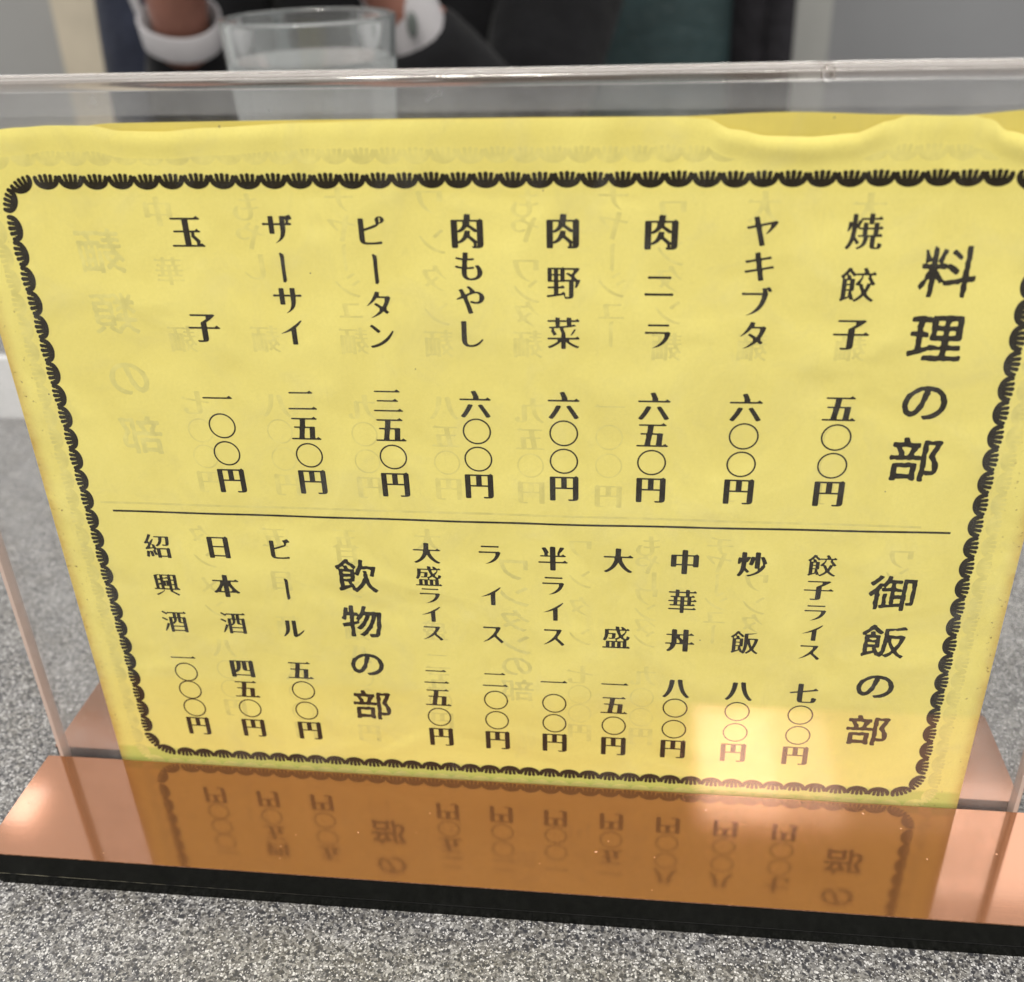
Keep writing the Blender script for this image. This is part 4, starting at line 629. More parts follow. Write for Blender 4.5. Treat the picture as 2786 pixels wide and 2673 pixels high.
 '紹': [[920,-58,912,-62,900,-66,810,-65,795,-58,790,-48,788,-31,780,-26,580,-26,574,-28,570,-31,568,-50,562,-62,550,-70,468,-71,450,-69,440,-62,434,-48,432,47,425,50,372,32,360,31,348,32,338,36,329,47,310,120,289,188,290,208,280,225,285,229,320,225,326,228,329,235,329,267,325,285,321,292,305,294,148,269,100,259,70,249,52,250,40,257,32,277,27,300,74,342,145,430,151,442,151,480,149,488,142,490,70,476,42,479,35,482,30,490,21,518,21,525,38,540,57,565,99,625,122,665,154,720,208,832,208,846,218,849,298,839,316,830,320,825,310,814,305,795,255,702,191,602,189,590,190,551,194,548,200,546,228,550,257,586,328,656,348,664,363,664,371,660,374,652,363,628,322,548,282,478,281,470,288,466,363,456,380,448,397,405,432,309,438,309,448,315,462,319,830,319,875,341,885,338,920,310,925,300,926,288,926,-28,925,-45],[414,770,422,778,440,781,925,781,945,776,952,768,954,755,941,585,929,508,919,475,910,458,900,444,883,429,852,416,830,411,705,411,690,416,680,422,675,435,671,455,672,460,678,465,695,466,775,461,785,462,792,465,799,478,809,528,819,645,818,726,814,730,808,731,720,731,712,728,710,722,690,633,670,575,643,520,615,480,594,455,564,428,520,397,500,386,488,381,468,381,455,386,430,418,428,425,470,456,501,488,524,518,541,548,558,592,569,633,576,675,576,722,572,729,565,731,440,731,428,732,418,738,411,747,410,758],[272,456,267,452,220,385,219,340,224,332,285,339,292,345,294,397,284,430,284,445,277,454],[572,29,582,26,775,26,782,27,786,30,789,40,789,252,788,260,785,264,775,266,582,266,575,265,571,262,569,252,569,40,570,32],[430,93,432,96,434,110,434,247,432,256,428,260,402,252,395,247,394,198,395,185,420,114],[21,-22,20,-15,36,57,51,165,60,185,60,198,61,200,72,201,135,192,152,189,173,180,178,181,179,185,174,200,180,204,262,194,280,185,289,162,304,65,309,10,309,2,305,-3,285,-10,232,-21,212,-20,197,-13,191,2,184,103,178,142,173,159,168,145,155,83,139,12,126,-28,120,-40,105,-48,85,-49,27,-28]],
 '興': [[910,782,918,770,919,752,916,732,916,633,914,615,914,542,911,522,909,395,904,318,904,267,908,261,920,259,959,228,975,208,977,198,977,188,970,175,955,169,718,169,709,165,706,152,706,120,712,110,828,49,902,5,932,-15,932,-22,905,-55,898,-60,885,-64,872,-64,860,-59,785,-10,715,32,595,99,591,105,596,120,596,157,595,164,591,167,387,169,379,167,375,162,374,115,371,107,345,81,280,30,225,-8,137,-56,115,-66,103,-69,85,-68,72,-60,52,-32,51,-28,55,-24,260,66,345,111,350,115,351,122,350,162,348,166,342,169,45,169,27,174,20,182,17,200,21,210,27,216,42,221,90,223,94,225,96,230,96,308,94,325,91,475,89,492,86,642,84,662,84,738,85,745,90,752,107,760,137,769,218,784,292,794,308,792,326,785,335,784,602,784,612,785,645,804,652,805,682,788,888,789,900,788],[290,775,282,772,260,759,216,738,210,732,209,620,210,612,212,607,220,609,257,634,265,631,285,616,290,616,292,619,294,762,294,770],[705,739,702,735,701,728,701,605,704,595,708,592,715,591,780,591,788,594,790,597,791,605,791,728,789,738,785,740,778,741,712,741],[412,659,416,655,422,654,485,655,495,659,538,689,545,692,552,690,575,672,580,672,584,680,582,734,578,738,570,739,416,738,412,734,411,728],[412,538,420,534,508,534,518,538,552,556,560,554,572,545,580,542,584,552,582,611,579,615,572,616,416,615,412,611,411,605],[290,546,282,549,225,549,216,545,214,535,214,452,216,428,220,422,225,422,255,444,262,446,270,444,288,432,292,435,294,535,292,542],[705,409,712,406,775,406,784,410,789,485,789,532,785,541,778,544,712,544,704,540,701,530,701,420,702,412],[498,353,504,355,506,365,506,488,504,495,500,498,494,495,491,485,491,362,494,355],[289,223,292,226,294,232,292,356,289,360,282,361,224,360,220,355,219,348,219,282,222,226,226,223,232,221],[706,223,765,221,771,223,775,226,779,242,781,300,781,350,776,357,712,359,706,357,702,354,701,232,702,226],[412,315,411,232,412,226,416,223,570,221,578,223,582,226,584,308,582,314,579,318,422,319]],
 '七': [[5,420,12,429,35,435,280,476,284,488,284,775,289,795,298,806,310,812,314,822,318,824,438,814,452,810,468,798,474,778,474,520,475,512,478,509,510,511,828,564,835,568,834,575,840,582,895,620,908,626,915,624,967,577,985,566,992,555,996,538,995,530,990,525,972,519,478,440,475,435,474,422,474,45,478,30,485,25,510,21,742,21,760,25,770,35,779,57,786,107,789,160,795,182,808,198,828,204,865,204,883,200,920,181,958,166,966,160,970,152,969,135,961,100,950,65,931,27,915,9,895,-8,865,-22,812,-34,448,-34,415,-30,372,-20,348,-9,319,15,301,42,290,78,284,117,284,395,281,405,272,409,90,379,45,379,27,382,16,390,9,402]],
 '八': [[565,768,682,755,698,750,709,738,716,700,724,602,745,475,763,397,792,300,815,240,832,202,856,155,893,95,948,24,987,-15,985,-22,945,-56,925,-61,888,-61,872,-59,862,-54,832,-26,785,21,738,83,689,162,660,223,640,267,608,360,582,450,554,587,536,728,541,740,561,755,562,765],[420,724,430,715,434,702,414,552,399,473,381,395,361,325,338,255,308,185,270,112,230,52,191,5,142,-44,125,-58,107,-64,65,-64,47,-59,39,-52,16,-28,12,-20,11,-15,71,52,116,125,137,167,160,220,185,295,209,387,229,500,239,585,246,682,254,715,262,726,275,732,280,742,285,745,375,736]],
 '四': [[39,-22,34,-13,31,5,31,700,35,722,45,736,55,741,72,744,810,744,822,747,885,776,893,775,930,745,948,738,956,730,961,720,964,702,964,15,960,-8,950,-21,940,-26,925,-29,815,-29,798,-25,788,-19,781,-10,776,5,775,35,773,39,768,41,235,41,225,40,221,37,219,0,215,-15,208,-26,195,-34,178,-36,68,-36,50,-31],[222,290,228,292,238,305,260,350,275,397,284,442,289,485,294,562,294,680,291,688,285,691,228,691,222,689,219,682,219,305,219,295],[493,691,483,690,479,682,476,668,474,585,464,495,445,415,422,355,400,312,377,282,338,241,302,216,265,195,247,189,225,188,221,185,219,175,220,99,225,95,232,94,771,95,775,100,776,107,776,257,773,266,763,269,610,269,590,272,570,279,550,290,534,305,525,320,513,360,509,387,509,682,505,689],[770,690,700,691,692,689,690,685,689,328,690,318,698,311,738,311,768,314,773,316,775,320,776,678,775,686]],
 '九': [[992,2,979,-18,958,-36,932,-48,905,-54,718,-54,670,-42,650,-32,639,-22,626,-8,615,15,608,47,604,75,602,512,600,516,592,519,478,519,470,516,468,512,456,430,442,367,428,308,406,247,374,180,353,142,328,107,275,46,228,5,175,-32,125,-61,112,-66,77,-69,57,-62,30,-32,26,-25,27,-20,100,27,151,73,202,140,222,175,243,218,261,267,284,362,294,440,294,508,290,516,282,519,62,520,47,525,38,535,34,548,38,560,50,571,68,576,298,577,301,582,304,592,304,782,310,805,326,820,330,829,335,831,418,821,448,821,465,815,475,805,479,792,476,590,478,582,480,579,490,576,638,576,648,580,702,606,710,607,763,569,773,555,776,535,776,15,779,2,782,0,792,-1,840,-1,848,2,851,10,854,32,856,110,860,125,866,135,875,141,890,146,905,146,920,146,935,141,962,124,1005,106,1015,98,1016,83,1010,52]],
 '麺': [[958,-60,950,-65,938,-69,862,-68,852,-62,849,-58,844,-45,842,-30,840,-26,835,-24,588,-24,580,-25,576,-28,570,-58,565,-65,558,-69,545,-71,483,-71,462,-65,458,-58,454,-42,454,302,452,320,450,324,445,318,408,228,368,152,368,98,411,50,419,37,416,27,392,4,382,-4,370,-9,355,-9,342,-4,335,2,299,50,292,55,288,56,215,-3,155,-40,92,-70,70,-71,55,-65,35,-38,32,-28,82,-1,118,20,155,46,191,78,197,85,201,93,201,135,200,142,195,149,132,194,125,192,95,162,82,157,68,156,55,159,45,165,17,198,19,205,51,237,96,298,136,365,146,390,149,402,149,442,145,449,137,451,42,452,27,460,24,470,24,478,30,490,45,496,182,496,191,500,194,508,194,572,190,581,180,584,70,584,60,587,52,592,47,607,55,622,70,629,180,629,190,631,194,640,194,695,191,705,185,709,65,709,52,710,42,715,36,725,36,735,40,745,47,750,60,754,180,754,190,756,194,762,194,810,201,830,199,840,200,842,205,844,280,836,298,832,310,828,315,821,319,810,320,760,322,756,328,754,348,756,395,790,402,792,410,789,430,774,438,771,455,778,465,779,858,779,868,781,910,812,920,816,928,812,962,785,977,770,982,755,979,738,967,729,952,726,798,726,788,722,774,668,766,620,766,580,769,575,773,572,870,572,915,594,922,591,955,565,962,550,964,-38,962,-50],[655,721,651,725,645,726,478,726,468,724,455,712,442,709,332,709,322,706,320,702,319,690,319,640,322,631,335,631,380,662,390,666,425,641,445,622,450,615,452,605,445,590,430,584,330,584,322,581,319,572,319,508,321,500,328,496,355,498,412,535,420,532,442,515,450,514,452,518,454,545,458,558,462,565,475,570,633,572,639,582,656,672],[580,518,575,514,574,505,574,42,576,30,582,27,588,31,589,40,589,502,586,515],[710,390,716,392,719,402,719,508,716,515,712,518,706,515,704,505,704,400,706,392],[838,27,842,32,844,45,844,505,842,514,838,518,832,512,831,500,831,40,832,31],[270,367,272,364,280,361,397,364,450,344,452,348,454,355,452,446,449,450,442,451,288,450,280,442,269,415],[710,342,706,340,704,332,704,220,706,210,712,208,716,210,719,218,719,330,716,340],[308,314,300,316,228,316,215,312,202,292,197,280,196,237,200,228,265,184,270,182,275,185,300,232,310,257,311,305],[710,162,706,160,704,152,704,40,706,30,712,27,716,30,719,37,719,150,716,160]],
 'チ': [[255,-10,252,-8,255,-3,288,24,329,65,356,103,384,152,402,198,421,270,426,310,425,381,420,385,412,386,145,386,122,384,77,384,62,387,50,397,44,410,45,428,50,438,59,445,82,451,162,446,426,448,430,451,431,458,431,630,428,636,420,639,302,631,175,629,160,633,148,642,137,668,137,680,145,685,162,689,302,689,450,699,510,706,595,721,680,741,745,761,770,761,784,758,792,752,821,718,822,712,820,706,738,685,612,661,602,655,601,642,602,451,608,448,618,446,838,446,920,451,938,446,951,432,954,412,948,397,935,387,915,384,855,386,610,386,600,384,598,380,582,308,561,247,539,202,515,167,490,136,452,99,422,74,365,35,288,-6,267,-11]],
 'シ': [[240,715,260,745,272,756,295,761,325,758,397,715,511,640,530,626,532,622,532,617,510,585,498,574,475,569,445,572,314,660,245,704,240,709],[89,490,109,520,122,531,145,536,175,532,267,480,342,434,381,408,385,402,385,397,360,360,350,351,328,346,300,350,200,415,92,480,89,485],[916,495,918,490,914,482,865,404,826,350,775,289,689,205,645,170,595,134,550,106,490,75,415,42,325,10,247,-11,208,-19,187,-19,173,-15,162,-10,154,0,132,37,135,45,238,70,305,91,382,122,470,167,570,230,652,290,695,324,740,364,788,411,858,492,868,498,885,501,902,500]],
 'ュ': [[109,35,106,52,110,68,122,79,140,84,182,84,205,81,540,81,550,83,555,90,571,190,591,340,591,418,589,428,585,430,578,431,230,430,215,434,205,442,199,455,199,470,202,482,212,492,220,495,240,499,325,491,618,491,665,499,682,499,708,492,764,465,769,458,769,445,729,170,730,88,732,84,740,81,865,83,878,80,888,73,895,62,896,52,895,40,885,27,875,22,855,19,185,19,148,16,122,21]],
 'ワ': [[91,678,105,691,128,696,190,694,755,694,795,699,820,699,840,695,850,690,900,658,904,648,894,575,878,498,868,455,849,392,826,338,809,302,770,242,745,211,680,150,638,119,568,78,475,37,410,16,350,4,340,7,345,12,400,42,455,78,538,146,594,208,625,250,643,277,662,318,681,362,708,458,721,538,720,625,716,630,708,631,269,630,265,626,264,620,264,400,261,387,247,374,230,369,125,369,110,372,100,377,92,386,89,395,89,662]],
 'メ': [[140,7,148,15,240,84,306,142,350,186,402,244,446,295,450,305,451,375,448,385,335,470,218,550,215,555,216,560,238,586,252,599,270,604,290,604,310,599,425,522,536,442,548,438,554,442,571,473,611,552,652,655,674,730,682,742,698,751,730,754,750,749,828,720,830,715,828,708,770,570,731,492,682,410,681,335,686,322,805,219,886,137,888,132,886,125,858,94,839,78,822,73,800,71,780,78,649,213,588,269,578,272,571,270,519,218,470,178,426,145,350,95,282,56,178,9,155,4,145,5]],
 '目': [[120,-54,111,-40,109,-18,109,728,112,747,119,758,130,765,150,769,738,769,750,772,808,800,815,802,822,799,871,760,880,747,884,725,884,-22,880,-42,874,-52,862,-60,845,-64,750,-64,732,-60,722,-54,716,-45,711,-30,710,0,708,4,702,6,295,6,285,5,281,2,279,-30,275,-42,269,-52,257,-60,240,-64,148,-64,130,-60],[280,540,284,535,292,534,705,535,709,538,711,545,710,710,706,715,698,716,285,715,281,712,279,705],[280,302,284,298,292,296,705,298,709,300,711,308,710,475,706,480,698,481,285,480,281,478,279,470],[280,237,279,70,281,62,285,60,698,59,706,60,710,65,711,232,709,240,705,242,292,244,284,242]],
 '茸': [[30,22,24,35,21,50,24,60,32,68,68,74,185,76,191,80,194,88,192,505,190,509,182,511,82,511,68,514,57,520,54,528,51,540,55,552,62,561,77,566,260,566,266,570,269,580,269,617,256,642,256,692,252,699,243,701,50,702,35,710,30,722,30,735,38,747,57,754,251,755,256,762,256,808,264,830,262,840,267,844,353,836,370,832,382,828,387,822,390,812,391,762,394,758,397,755,595,754,600,756,602,760,604,810,612,830,611,842,618,844,700,836,718,832,730,828,735,822,738,812,739,762,741,758,745,755,845,755,855,759,898,789,905,792,915,788,940,769,965,745,970,730,969,718,962,708,950,702,750,701,742,699,740,695,739,642,726,615,726,575,730,569,740,566,815,568,822,570,868,602,878,604,920,572,936,555,941,540,935,520,920,512,818,511,810,509,808,505,806,117,810,107,834,107,890,146,900,149,925,131,955,105,959,98,958,80,952,68,938,60,905,56,825,54,810,50,806,40,806,-45,802,-58,798,-65,780,-71,702,-71,690,-70,678,-65,672,-58,669,-45,669,35,665,41,660,44,630,44,60,14,42,15],[380,571,385,568,392,566,602,566,612,569,616,575,616,615,604,642,601,698,598,700,590,701,405,701,395,699,391,692,391,642,379,615],[332,415,336,410,345,409,662,410,666,412,669,420,668,505,664,510,655,511,338,510,334,508,331,500],[332,260,336,255,345,254,662,255,666,257,669,265,668,353,664,357,655,359,338,357,334,355,331,348],[668,200,664,205,655,206,338,205,334,202,331,195,332,90,335,86,340,84,375,84,660,98,665,100,669,107]],
 'ー': [[56,385,60,405,70,418,82,424,107,426,220,421,805,421,900,426,919,422,930,415,938,404,941,385,938,365,928,353,915,346,890,344,805,349,192,349,98,344,79,348,68,355,60,366]],
 'h料': [[835,-86,820,-91,796,-87,775,-81,766,-70,758,-22,759,45,748,122,749,137,758,175,759,188,755,191,740,184,708,159,695,154,635,157,548,131,462,131,452,134,446,140,434,175,426,185,415,188,387,169,375,167,368,174,346,210,312,240,305,244,301,240,300,232,291,103,290,2,282,-38,279,-75,272,-83,260,-89,208,-90,197,-85,192,-75,204,42,197,88,195,152,202,208,199,225,192,235,185,237,178,235,162,218,146,152,134,122,122,103,77,47,68,44,59,50,29,95,25,107,26,120,60,190,74,205,101,230,111,242,114,255,119,308,124,328,136,355,161,395,166,410,162,420,152,425,65,429,50,435,44,445,40,495,44,510,55,519,85,526,92,532,82,568,85,638,74,695,75,728,61,752,61,760,64,765,75,770,92,772,103,771,109,768,115,755,139,692,178,625,182,620,185,621,192,638,201,680,201,702,195,752,202,792,205,830,212,836,225,835,232,830,247,815,272,802,284,780,289,745,290,587,294,565,288,542,288,530,295,516,310,511,330,518,335,522,335,528,330,535,302,555,296,562,296,568,306,610,334,670,363,778,372,788,385,788,430,774,440,766,444,752,440,728,430,705,411,672,405,652,399,612,387,565,386,550,390,540,397,532,438,528,462,510,470,510,493,522,505,524,525,520,558,506,605,479,633,458,670,420,678,410,680,400,676,380,659,348,645,334,628,329,618,331,608,336,578,362,535,391,498,428,473,442,460,442,440,428,425,422,408,424,350,431,325,429,310,422,306,415,309,405,342,367,374,315,439,230,452,220,480,220,565,237,635,244,724,272,738,282,741,292,748,342,746,400,761,462,749,528,750,545,759,600,761,640,759,670,746,742,746,825,753,840,760,846,768,849,822,849,838,842,842,828,842,780,849,730,849,672,854,622,852,602,842,568,841,550,851,480,845,410,849,360,856,315,861,305,872,301,902,306,940,318,955,318,964,312,970,305,975,282,971,232,967,223,961,215,945,206,920,200,862,196,854,190,849,182,846,167,848,142,859,85,859,68,840,-28,842,-73,840,-81],[680,600,670,596,656,602,621,628,582,665,532,694,515,708,510,720,513,732,528,756,542,774,550,779,560,780,578,774,621,738,680,682,698,655,701,642,695,621],[118,528,124,520,140,514,158,514,178,518,187,521,192,528,195,538,194,548,187,560,182,562,165,552,135,544,122,535]],
 'h理': [[42,772,55,780,90,785,135,795,238,804,250,802,292,786,353,785,364,780,380,768,386,772,397,800,410,808,452,802,515,810,565,810,605,808,650,819,668,820,715,819,780,811,858,812,896,805,915,798,922,782,939,688,932,568,942,512,940,458,948,397,946,385,936,355,925,338,905,330,835,326,775,329,742,325,729,318,725,302,729,260,732,254,739,250,808,240,905,245,922,244,935,240,940,235,944,225,949,162,940,150,922,144,850,141,800,147,725,142,718,137,712,127,706,70,709,57,715,46,725,40,738,37,852,31,880,34,940,46,955,46,967,44,980,32,986,15,979,-32,971,-50,955,-58,880,-69,862,-66,818,-56,753,-59,700,-69,643,-58,622,-58,565,-73,548,-75,438,-68,387,-56,325,-61,308,-58,301,-52,298,-45,298,-25,306,22,312,31,322,37,348,42,405,42,455,49,550,36,575,40,590,47,596,57,600,88,611,130,610,140,605,147,590,154,550,149,495,149,438,136,387,141,380,137,364,120,325,110,272,80,200,60,155,49,72,17,57,15,45,20,36,32,29,55,25,95,29,110,38,119,50,126,112,139,130,145,140,152,146,160,151,172,158,237,156,288,149,338,154,380,151,392,140,404,118,411,98,412,65,411,55,412,49,418,44,425,40,450,40,468,45,482,51,492,60,499,85,505,135,504,142,506,149,512,150,535,137,586,137,602,137,612,149,658,150,672,145,681,135,685,55,684,38,690,30,702,29,718,36,758],[608,706,600,711,590,712,520,711,505,708,500,702,498,692,499,642,503,631,513,625,562,616,585,616,600,622,605,628,608,638,612,692],[698,620,708,611,722,607,763,614,810,615,822,620,829,628,830,638,826,685,822,700,810,709,792,710,735,699,726,695,718,685,698,645,695,633],[275,676,266,668,260,642,254,597,244,560,246,538,256,515,267,504,280,499,326,490,342,481,350,470,358,452,364,420,359,402,342,391,322,389,275,394,265,391,260,385,259,220,262,205,270,199,280,196,315,200,342,211,365,216,384,242,392,246,405,249,475,245,568,215,578,215,600,242,606,257,602,302,600,312,592,321,578,326,545,331,488,325,422,331,405,336,392,348,382,372,381,400,386,425,401,468,404,495,401,522,389,565,390,620,380,664,375,674,370,678,340,672,290,679],[710,435,718,429,732,428,805,436,815,440,821,448,822,465,820,498,815,510,802,519,775,524,738,522,721,518,714,508,710,492,706,450],[608,442,611,458,611,480,608,502,600,512,580,518,515,520,505,518,499,512,490,460,493,445,500,436,513,434,588,432,600,435]],
 'hの': [[114,112,106,132,92,188,71,242,65,332,68,357,74,382,109,482,120,522,129,538,152,559,196,585,275,662,295,678,368,714,428,721,465,732,483,736,520,736,590,730,648,715,685,710,702,704,736,685,795,641,864,560,876,542,894,500,909,452,925,415,929,400,929,340,916,240,893,185,846,115,816,80,753,26,738,16,658,-20,608,-22,535,-34,520,-29,505,-15,485,12,475,32,476,47,488,57,540,64,595,79,652,105,692,130,725,156,769,200,781,220,800,270,808,345,808,377,802,396,786,430,780,478,771,505,764,520,742,545,695,586,678,594,633,606,592,621,579,620,571,610,570,592,576,565,575,550,549,505,539,435,528,410,506,372,500,320,489,260,481,237,470,215,436,165,412,122,387,93,359,65,335,49,277,24,260,20,245,20,212,31,173,54,132,88],[445,625,422,630,402,624,353,585,308,560,282,541,269,528,228,470,196,402,191,385,178,300,178,270,196,213,204,192,220,172,243,157,262,152,280,155,295,165,319,188,330,205,345,247,401,350,409,372,415,425,426,470,429,540,455,605,452,617]],
 'h部': [[688,-97,643,-99,622,-95,612,-87,606,-80,599,-55,596,-28,608,110,619,185,611,270,611,345,608,367,600,379,595,380,570,371,515,372,458,382,412,367,395,365,377,366,330,377,280,367,225,367,180,362,165,364,130,374,115,375,57,360,42,364,32,372,24,390,22,418,27,448,38,464,55,470,107,460,168,465,180,471,185,485,182,502,149,582,125,626,112,635,72,642,60,651,51,662,47,675,50,722,52,732,62,745,82,750,158,745,238,755,241,760,243,768,232,822,239,840,247,849,260,854,308,857,321,855,331,845,361,768,371,752,382,744,397,741,438,738,483,739,530,746,550,742,560,734,565,720,566,655,558,642,535,635,528,628,518,585,476,528,469,508,468,490,474,478,490,471,510,469,558,473,572,470,595,460,600,462,605,471,611,500,612,568,605,630,611,670,612,732,621,785,629,800,648,808,680,808,712,800,760,782,770,784,800,796,835,804,898,808,915,805,940,796,954,785,964,765,962,745,931,690,916,620,872,522,868,502,862,473,862,462,876,440,895,386,934,332,944,302,952,255,954,223,951,195,938,132,929,112,901,78,888,64,875,57,858,54,818,51,763,42,745,46,722,60,715,57,695,-5,706,-52,708,-78,700,-91],[835,145,846,152,848,172,830,255,825,302,819,332,809,355,753,425,745,440,742,452,745,470,760,525,791,602,824,668,829,682,829,692,822,702,812,708,722,709,710,702,705,688,719,625,721,595,718,565,704,520,700,502,709,410,711,357,720,300,721,247,719,225,708,190,708,172,715,157,732,149,782,147,820,144],[230,641,228,630,232,615,274,560,282,545,286,525,289,482,292,474,300,468,312,466,332,469,348,476,361,492,375,525,396,615,396,622,394,630,387,635,375,639,305,652,245,648,235,645],[82,-78,80,-73,80,-62,77,-60,77,-32,86,-13,90,10,85,73,86,208,92,265,96,277,103,286,112,290,178,302,220,302,265,306,305,299,320,299,342,305,382,320,395,322,460,306,525,304,536,300,545,292,550,282,552,270,550,223,551,162,549,140,539,105,538,93,549,37,560,-30,554,-60,540,-79,530,-84,518,-86,490,-81,459,-68,435,-44,420,-39,305,-46,260,-51,215,-51,205,-56,194,-78,185,-86,173,-90,135,-94,107,-93],[195,198,194,185,197,93,201,78,208,70,218,66,257,68,397,57,420,60,428,64,432,70,436,85,435,145,442,190,440,200,432,209,412,211,363,201,328,199,265,208,215,209,202,205]],
 'h御': [[267,826,272,818,272,810,264,792,200,704,149,645,103,589,90,576,77,571,65,571,51,580,26,607,15,625,11,642,14,658,30,675,80,712,112,755,141,785,155,806,173,850,180,857,197,859,255,835],[945,771,950,762,952,752,948,705,949,685,959,630,949,572,952,528,950,482,956,415,952,353,956,292,946,237,950,185,944,120,938,95,928,79,918,71,902,66,848,65,815,61,800,66,792,80,782,125,786,135,800,141,852,144,865,152,871,165,870,188,859,250,858,360,864,452,875,505,858,572,856,615,848,668,838,672,782,674,774,670,768,662,763,648,761,630,770,555,765,458,759,390,761,372,773,330,773,285,779,237,768,192,765,172,765,155,770,130,765,85,771,-13,769,-62,765,-75,760,-83,750,-89,738,-91,700,-93,685,-87,679,-78,676,-65,674,7,668,17,660,20,585,14,545,6,392,-15,330,-34,292,-41,275,-39,261,-30,252,-10,243,30,245,37,251,45,288,57,295,64,299,73,301,162,291,267,299,345,305,357,312,364,365,375,377,372,384,365,387,350,385,290,374,240,372,223,376,192,391,132,386,85,390,78,397,71,435,64,445,64,452,68,458,80,455,93,445,120,442,132,450,180,441,267,449,322,446,375,451,412,450,425,440,434,428,436,338,425,302,424,285,426,272,435,265,448,260,465,260,492,255,500,243,494,229,475,221,448,215,410,219,380,228,361,240,344,240,338,240,302,230,277,226,257,231,218,225,155,230,105,230,62,235,30,230,-18,220,-58,211,-73,202,-76,160,-83,148,-80,142,-68,145,-32,144,17,120,91,120,127,132,180,137,210,132,262,130,325,125,332,118,332,77,288,65,281,55,281,40,292,14,330,7,348,7,362,16,382,32,408,60,432,88,465,125,502,181,607,202,636,210,642,220,645,272,639,282,642,290,650,338,750,345,775,354,832,361,847,375,855,392,854,425,846,440,836,445,828,448,818,439,762,442,755,448,752,468,749,550,744,628,745,645,741,656,732,662,718,668,685,666,672,659,662,645,654,628,650,560,652,544,650,536,645,531,638,529,612,532,585,546,540,550,532,560,528,602,515,651,510,661,502,670,486,672,486,674,490,676,518,674,575,682,622,676,678,680,705,680,752,685,770,700,778,735,780,792,776,842,780,890,775,930,778],[440,649,430,652,415,651,402,648,395,641,359,582,338,542,334,532,338,528,350,522,368,522,422,532,432,539,440,556,445,587,448,635,445,644],[257,514,262,514,298,532,299,540,289,552,272,559,262,552,256,535],[671,432,665,435,643,429,615,426,598,428,560,435,550,434,540,430,532,422,529,408,535,365,541,345,548,339,558,336,592,345,629,345,655,339,664,340,671,353,676,377,676,415],[542,101,552,98,592,109,645,112,658,115,665,120,670,132,668,170,672,208,669,225,662,235,655,237,612,237,555,231,544,225,536,213,535,198,540,152,538,112]],
 'h飯': [[925,-81,912,-86,895,-79,855,-42,810,-18,755,46,745,52,735,55,725,52,719,47,696,2,665,-30,630,-59,612,-69,598,-74,588,-74,580,-71,556,-48,520,-24,510,-29,478,-66,468,-70,458,-69,415,-48,396,-32,370,-31,363,-28,353,-15,340,25,332,34,322,36,310,34,270,11,228,-5,140,-45,100,-70,85,-71,75,-62,68,-40,62,0,68,11,90,37,96,57,95,75,84,120,88,180,81,270,84,288,98,340,95,410,84,468,92,512,94,530,90,545,85,550,55,548,47,549,40,555,34,565,30,580,26,615,34,630,84,680,140,724,150,740,162,780,182,804,202,821,230,852,240,857,252,857,285,845,300,836,306,828,312,805,319,795,375,747,408,709,448,679,461,662,468,650,466,635,455,617,428,591,418,587,410,587,358,615,295,670,289,685,276,700,262,709,252,710,243,705,201,670,149,610,122,585,116,575,120,570,125,569,150,566,178,568,197,574,201,577,204,585,196,630,197,640,200,648,210,654,245,666,265,669,290,661,302,628,302,610,305,590,310,577,315,571,328,566,400,560,408,558,415,550,419,538,421,520,420,500,415,458,420,420,421,380,425,340,425,300,429,262,428,218,424,205,415,196,402,194,370,194,364,190,363,182,370,160,410,85,420,71,428,66,438,70,450,88,468,117,475,137,470,182,474,225,474,267,489,338,484,400,493,458,493,505,496,542,495,558,485,595,484,612,491,665,491,725,498,746,503,751,513,755,550,758,592,766,635,768,670,771,710,770,755,789,800,798,840,819,878,828,893,826,905,819,940,780,946,768,949,752,945,742,935,735,900,732,858,725,820,722,748,706,728,708,700,719,692,719,648,700,592,689,580,678,576,662,586,592,591,582,600,577,668,575,720,564,738,562,763,566,822,585,840,586,860,582,918,561,928,556,934,548,939,530,935,500,893,355,876,312,856,247,820,172,810,147,809,135,812,120,826,93,874,37,890,26,938,7,951,-3,959,-10,961,-18,959,-28],[738,237,745,240,750,246,763,272,786,310,801,342,814,390,821,468,815,476,802,479,782,479,735,473,690,480,668,479,658,473,654,462,660,382,699,295,728,245],[192,460,194,450,200,441,265,409,277,411,322,429,331,438,334,448,334,460,330,470,322,476,312,479,262,479,205,471,196,468],[588,360,582,355,580,345,571,232,565,192,565,120,559,95,538,35,534,15,538,9,545,10,560,17,651,73,669,95,686,130,684,147,661,198,640,232,628,272,608,312,598,351,592,359],[328,305,328,320,325,332,320,339,310,342,267,344,225,351,197,351,180,346,174,340,170,332,171,320,179,300,187,290,197,286,215,285,255,289,305,288,320,292],[192,83,200,80,210,83,282,105,292,110,296,117,295,125,282,150,279,162,279,172,285,190,282,198,262,202,208,201,195,200,185,192,181,182,180,167,187,93]],
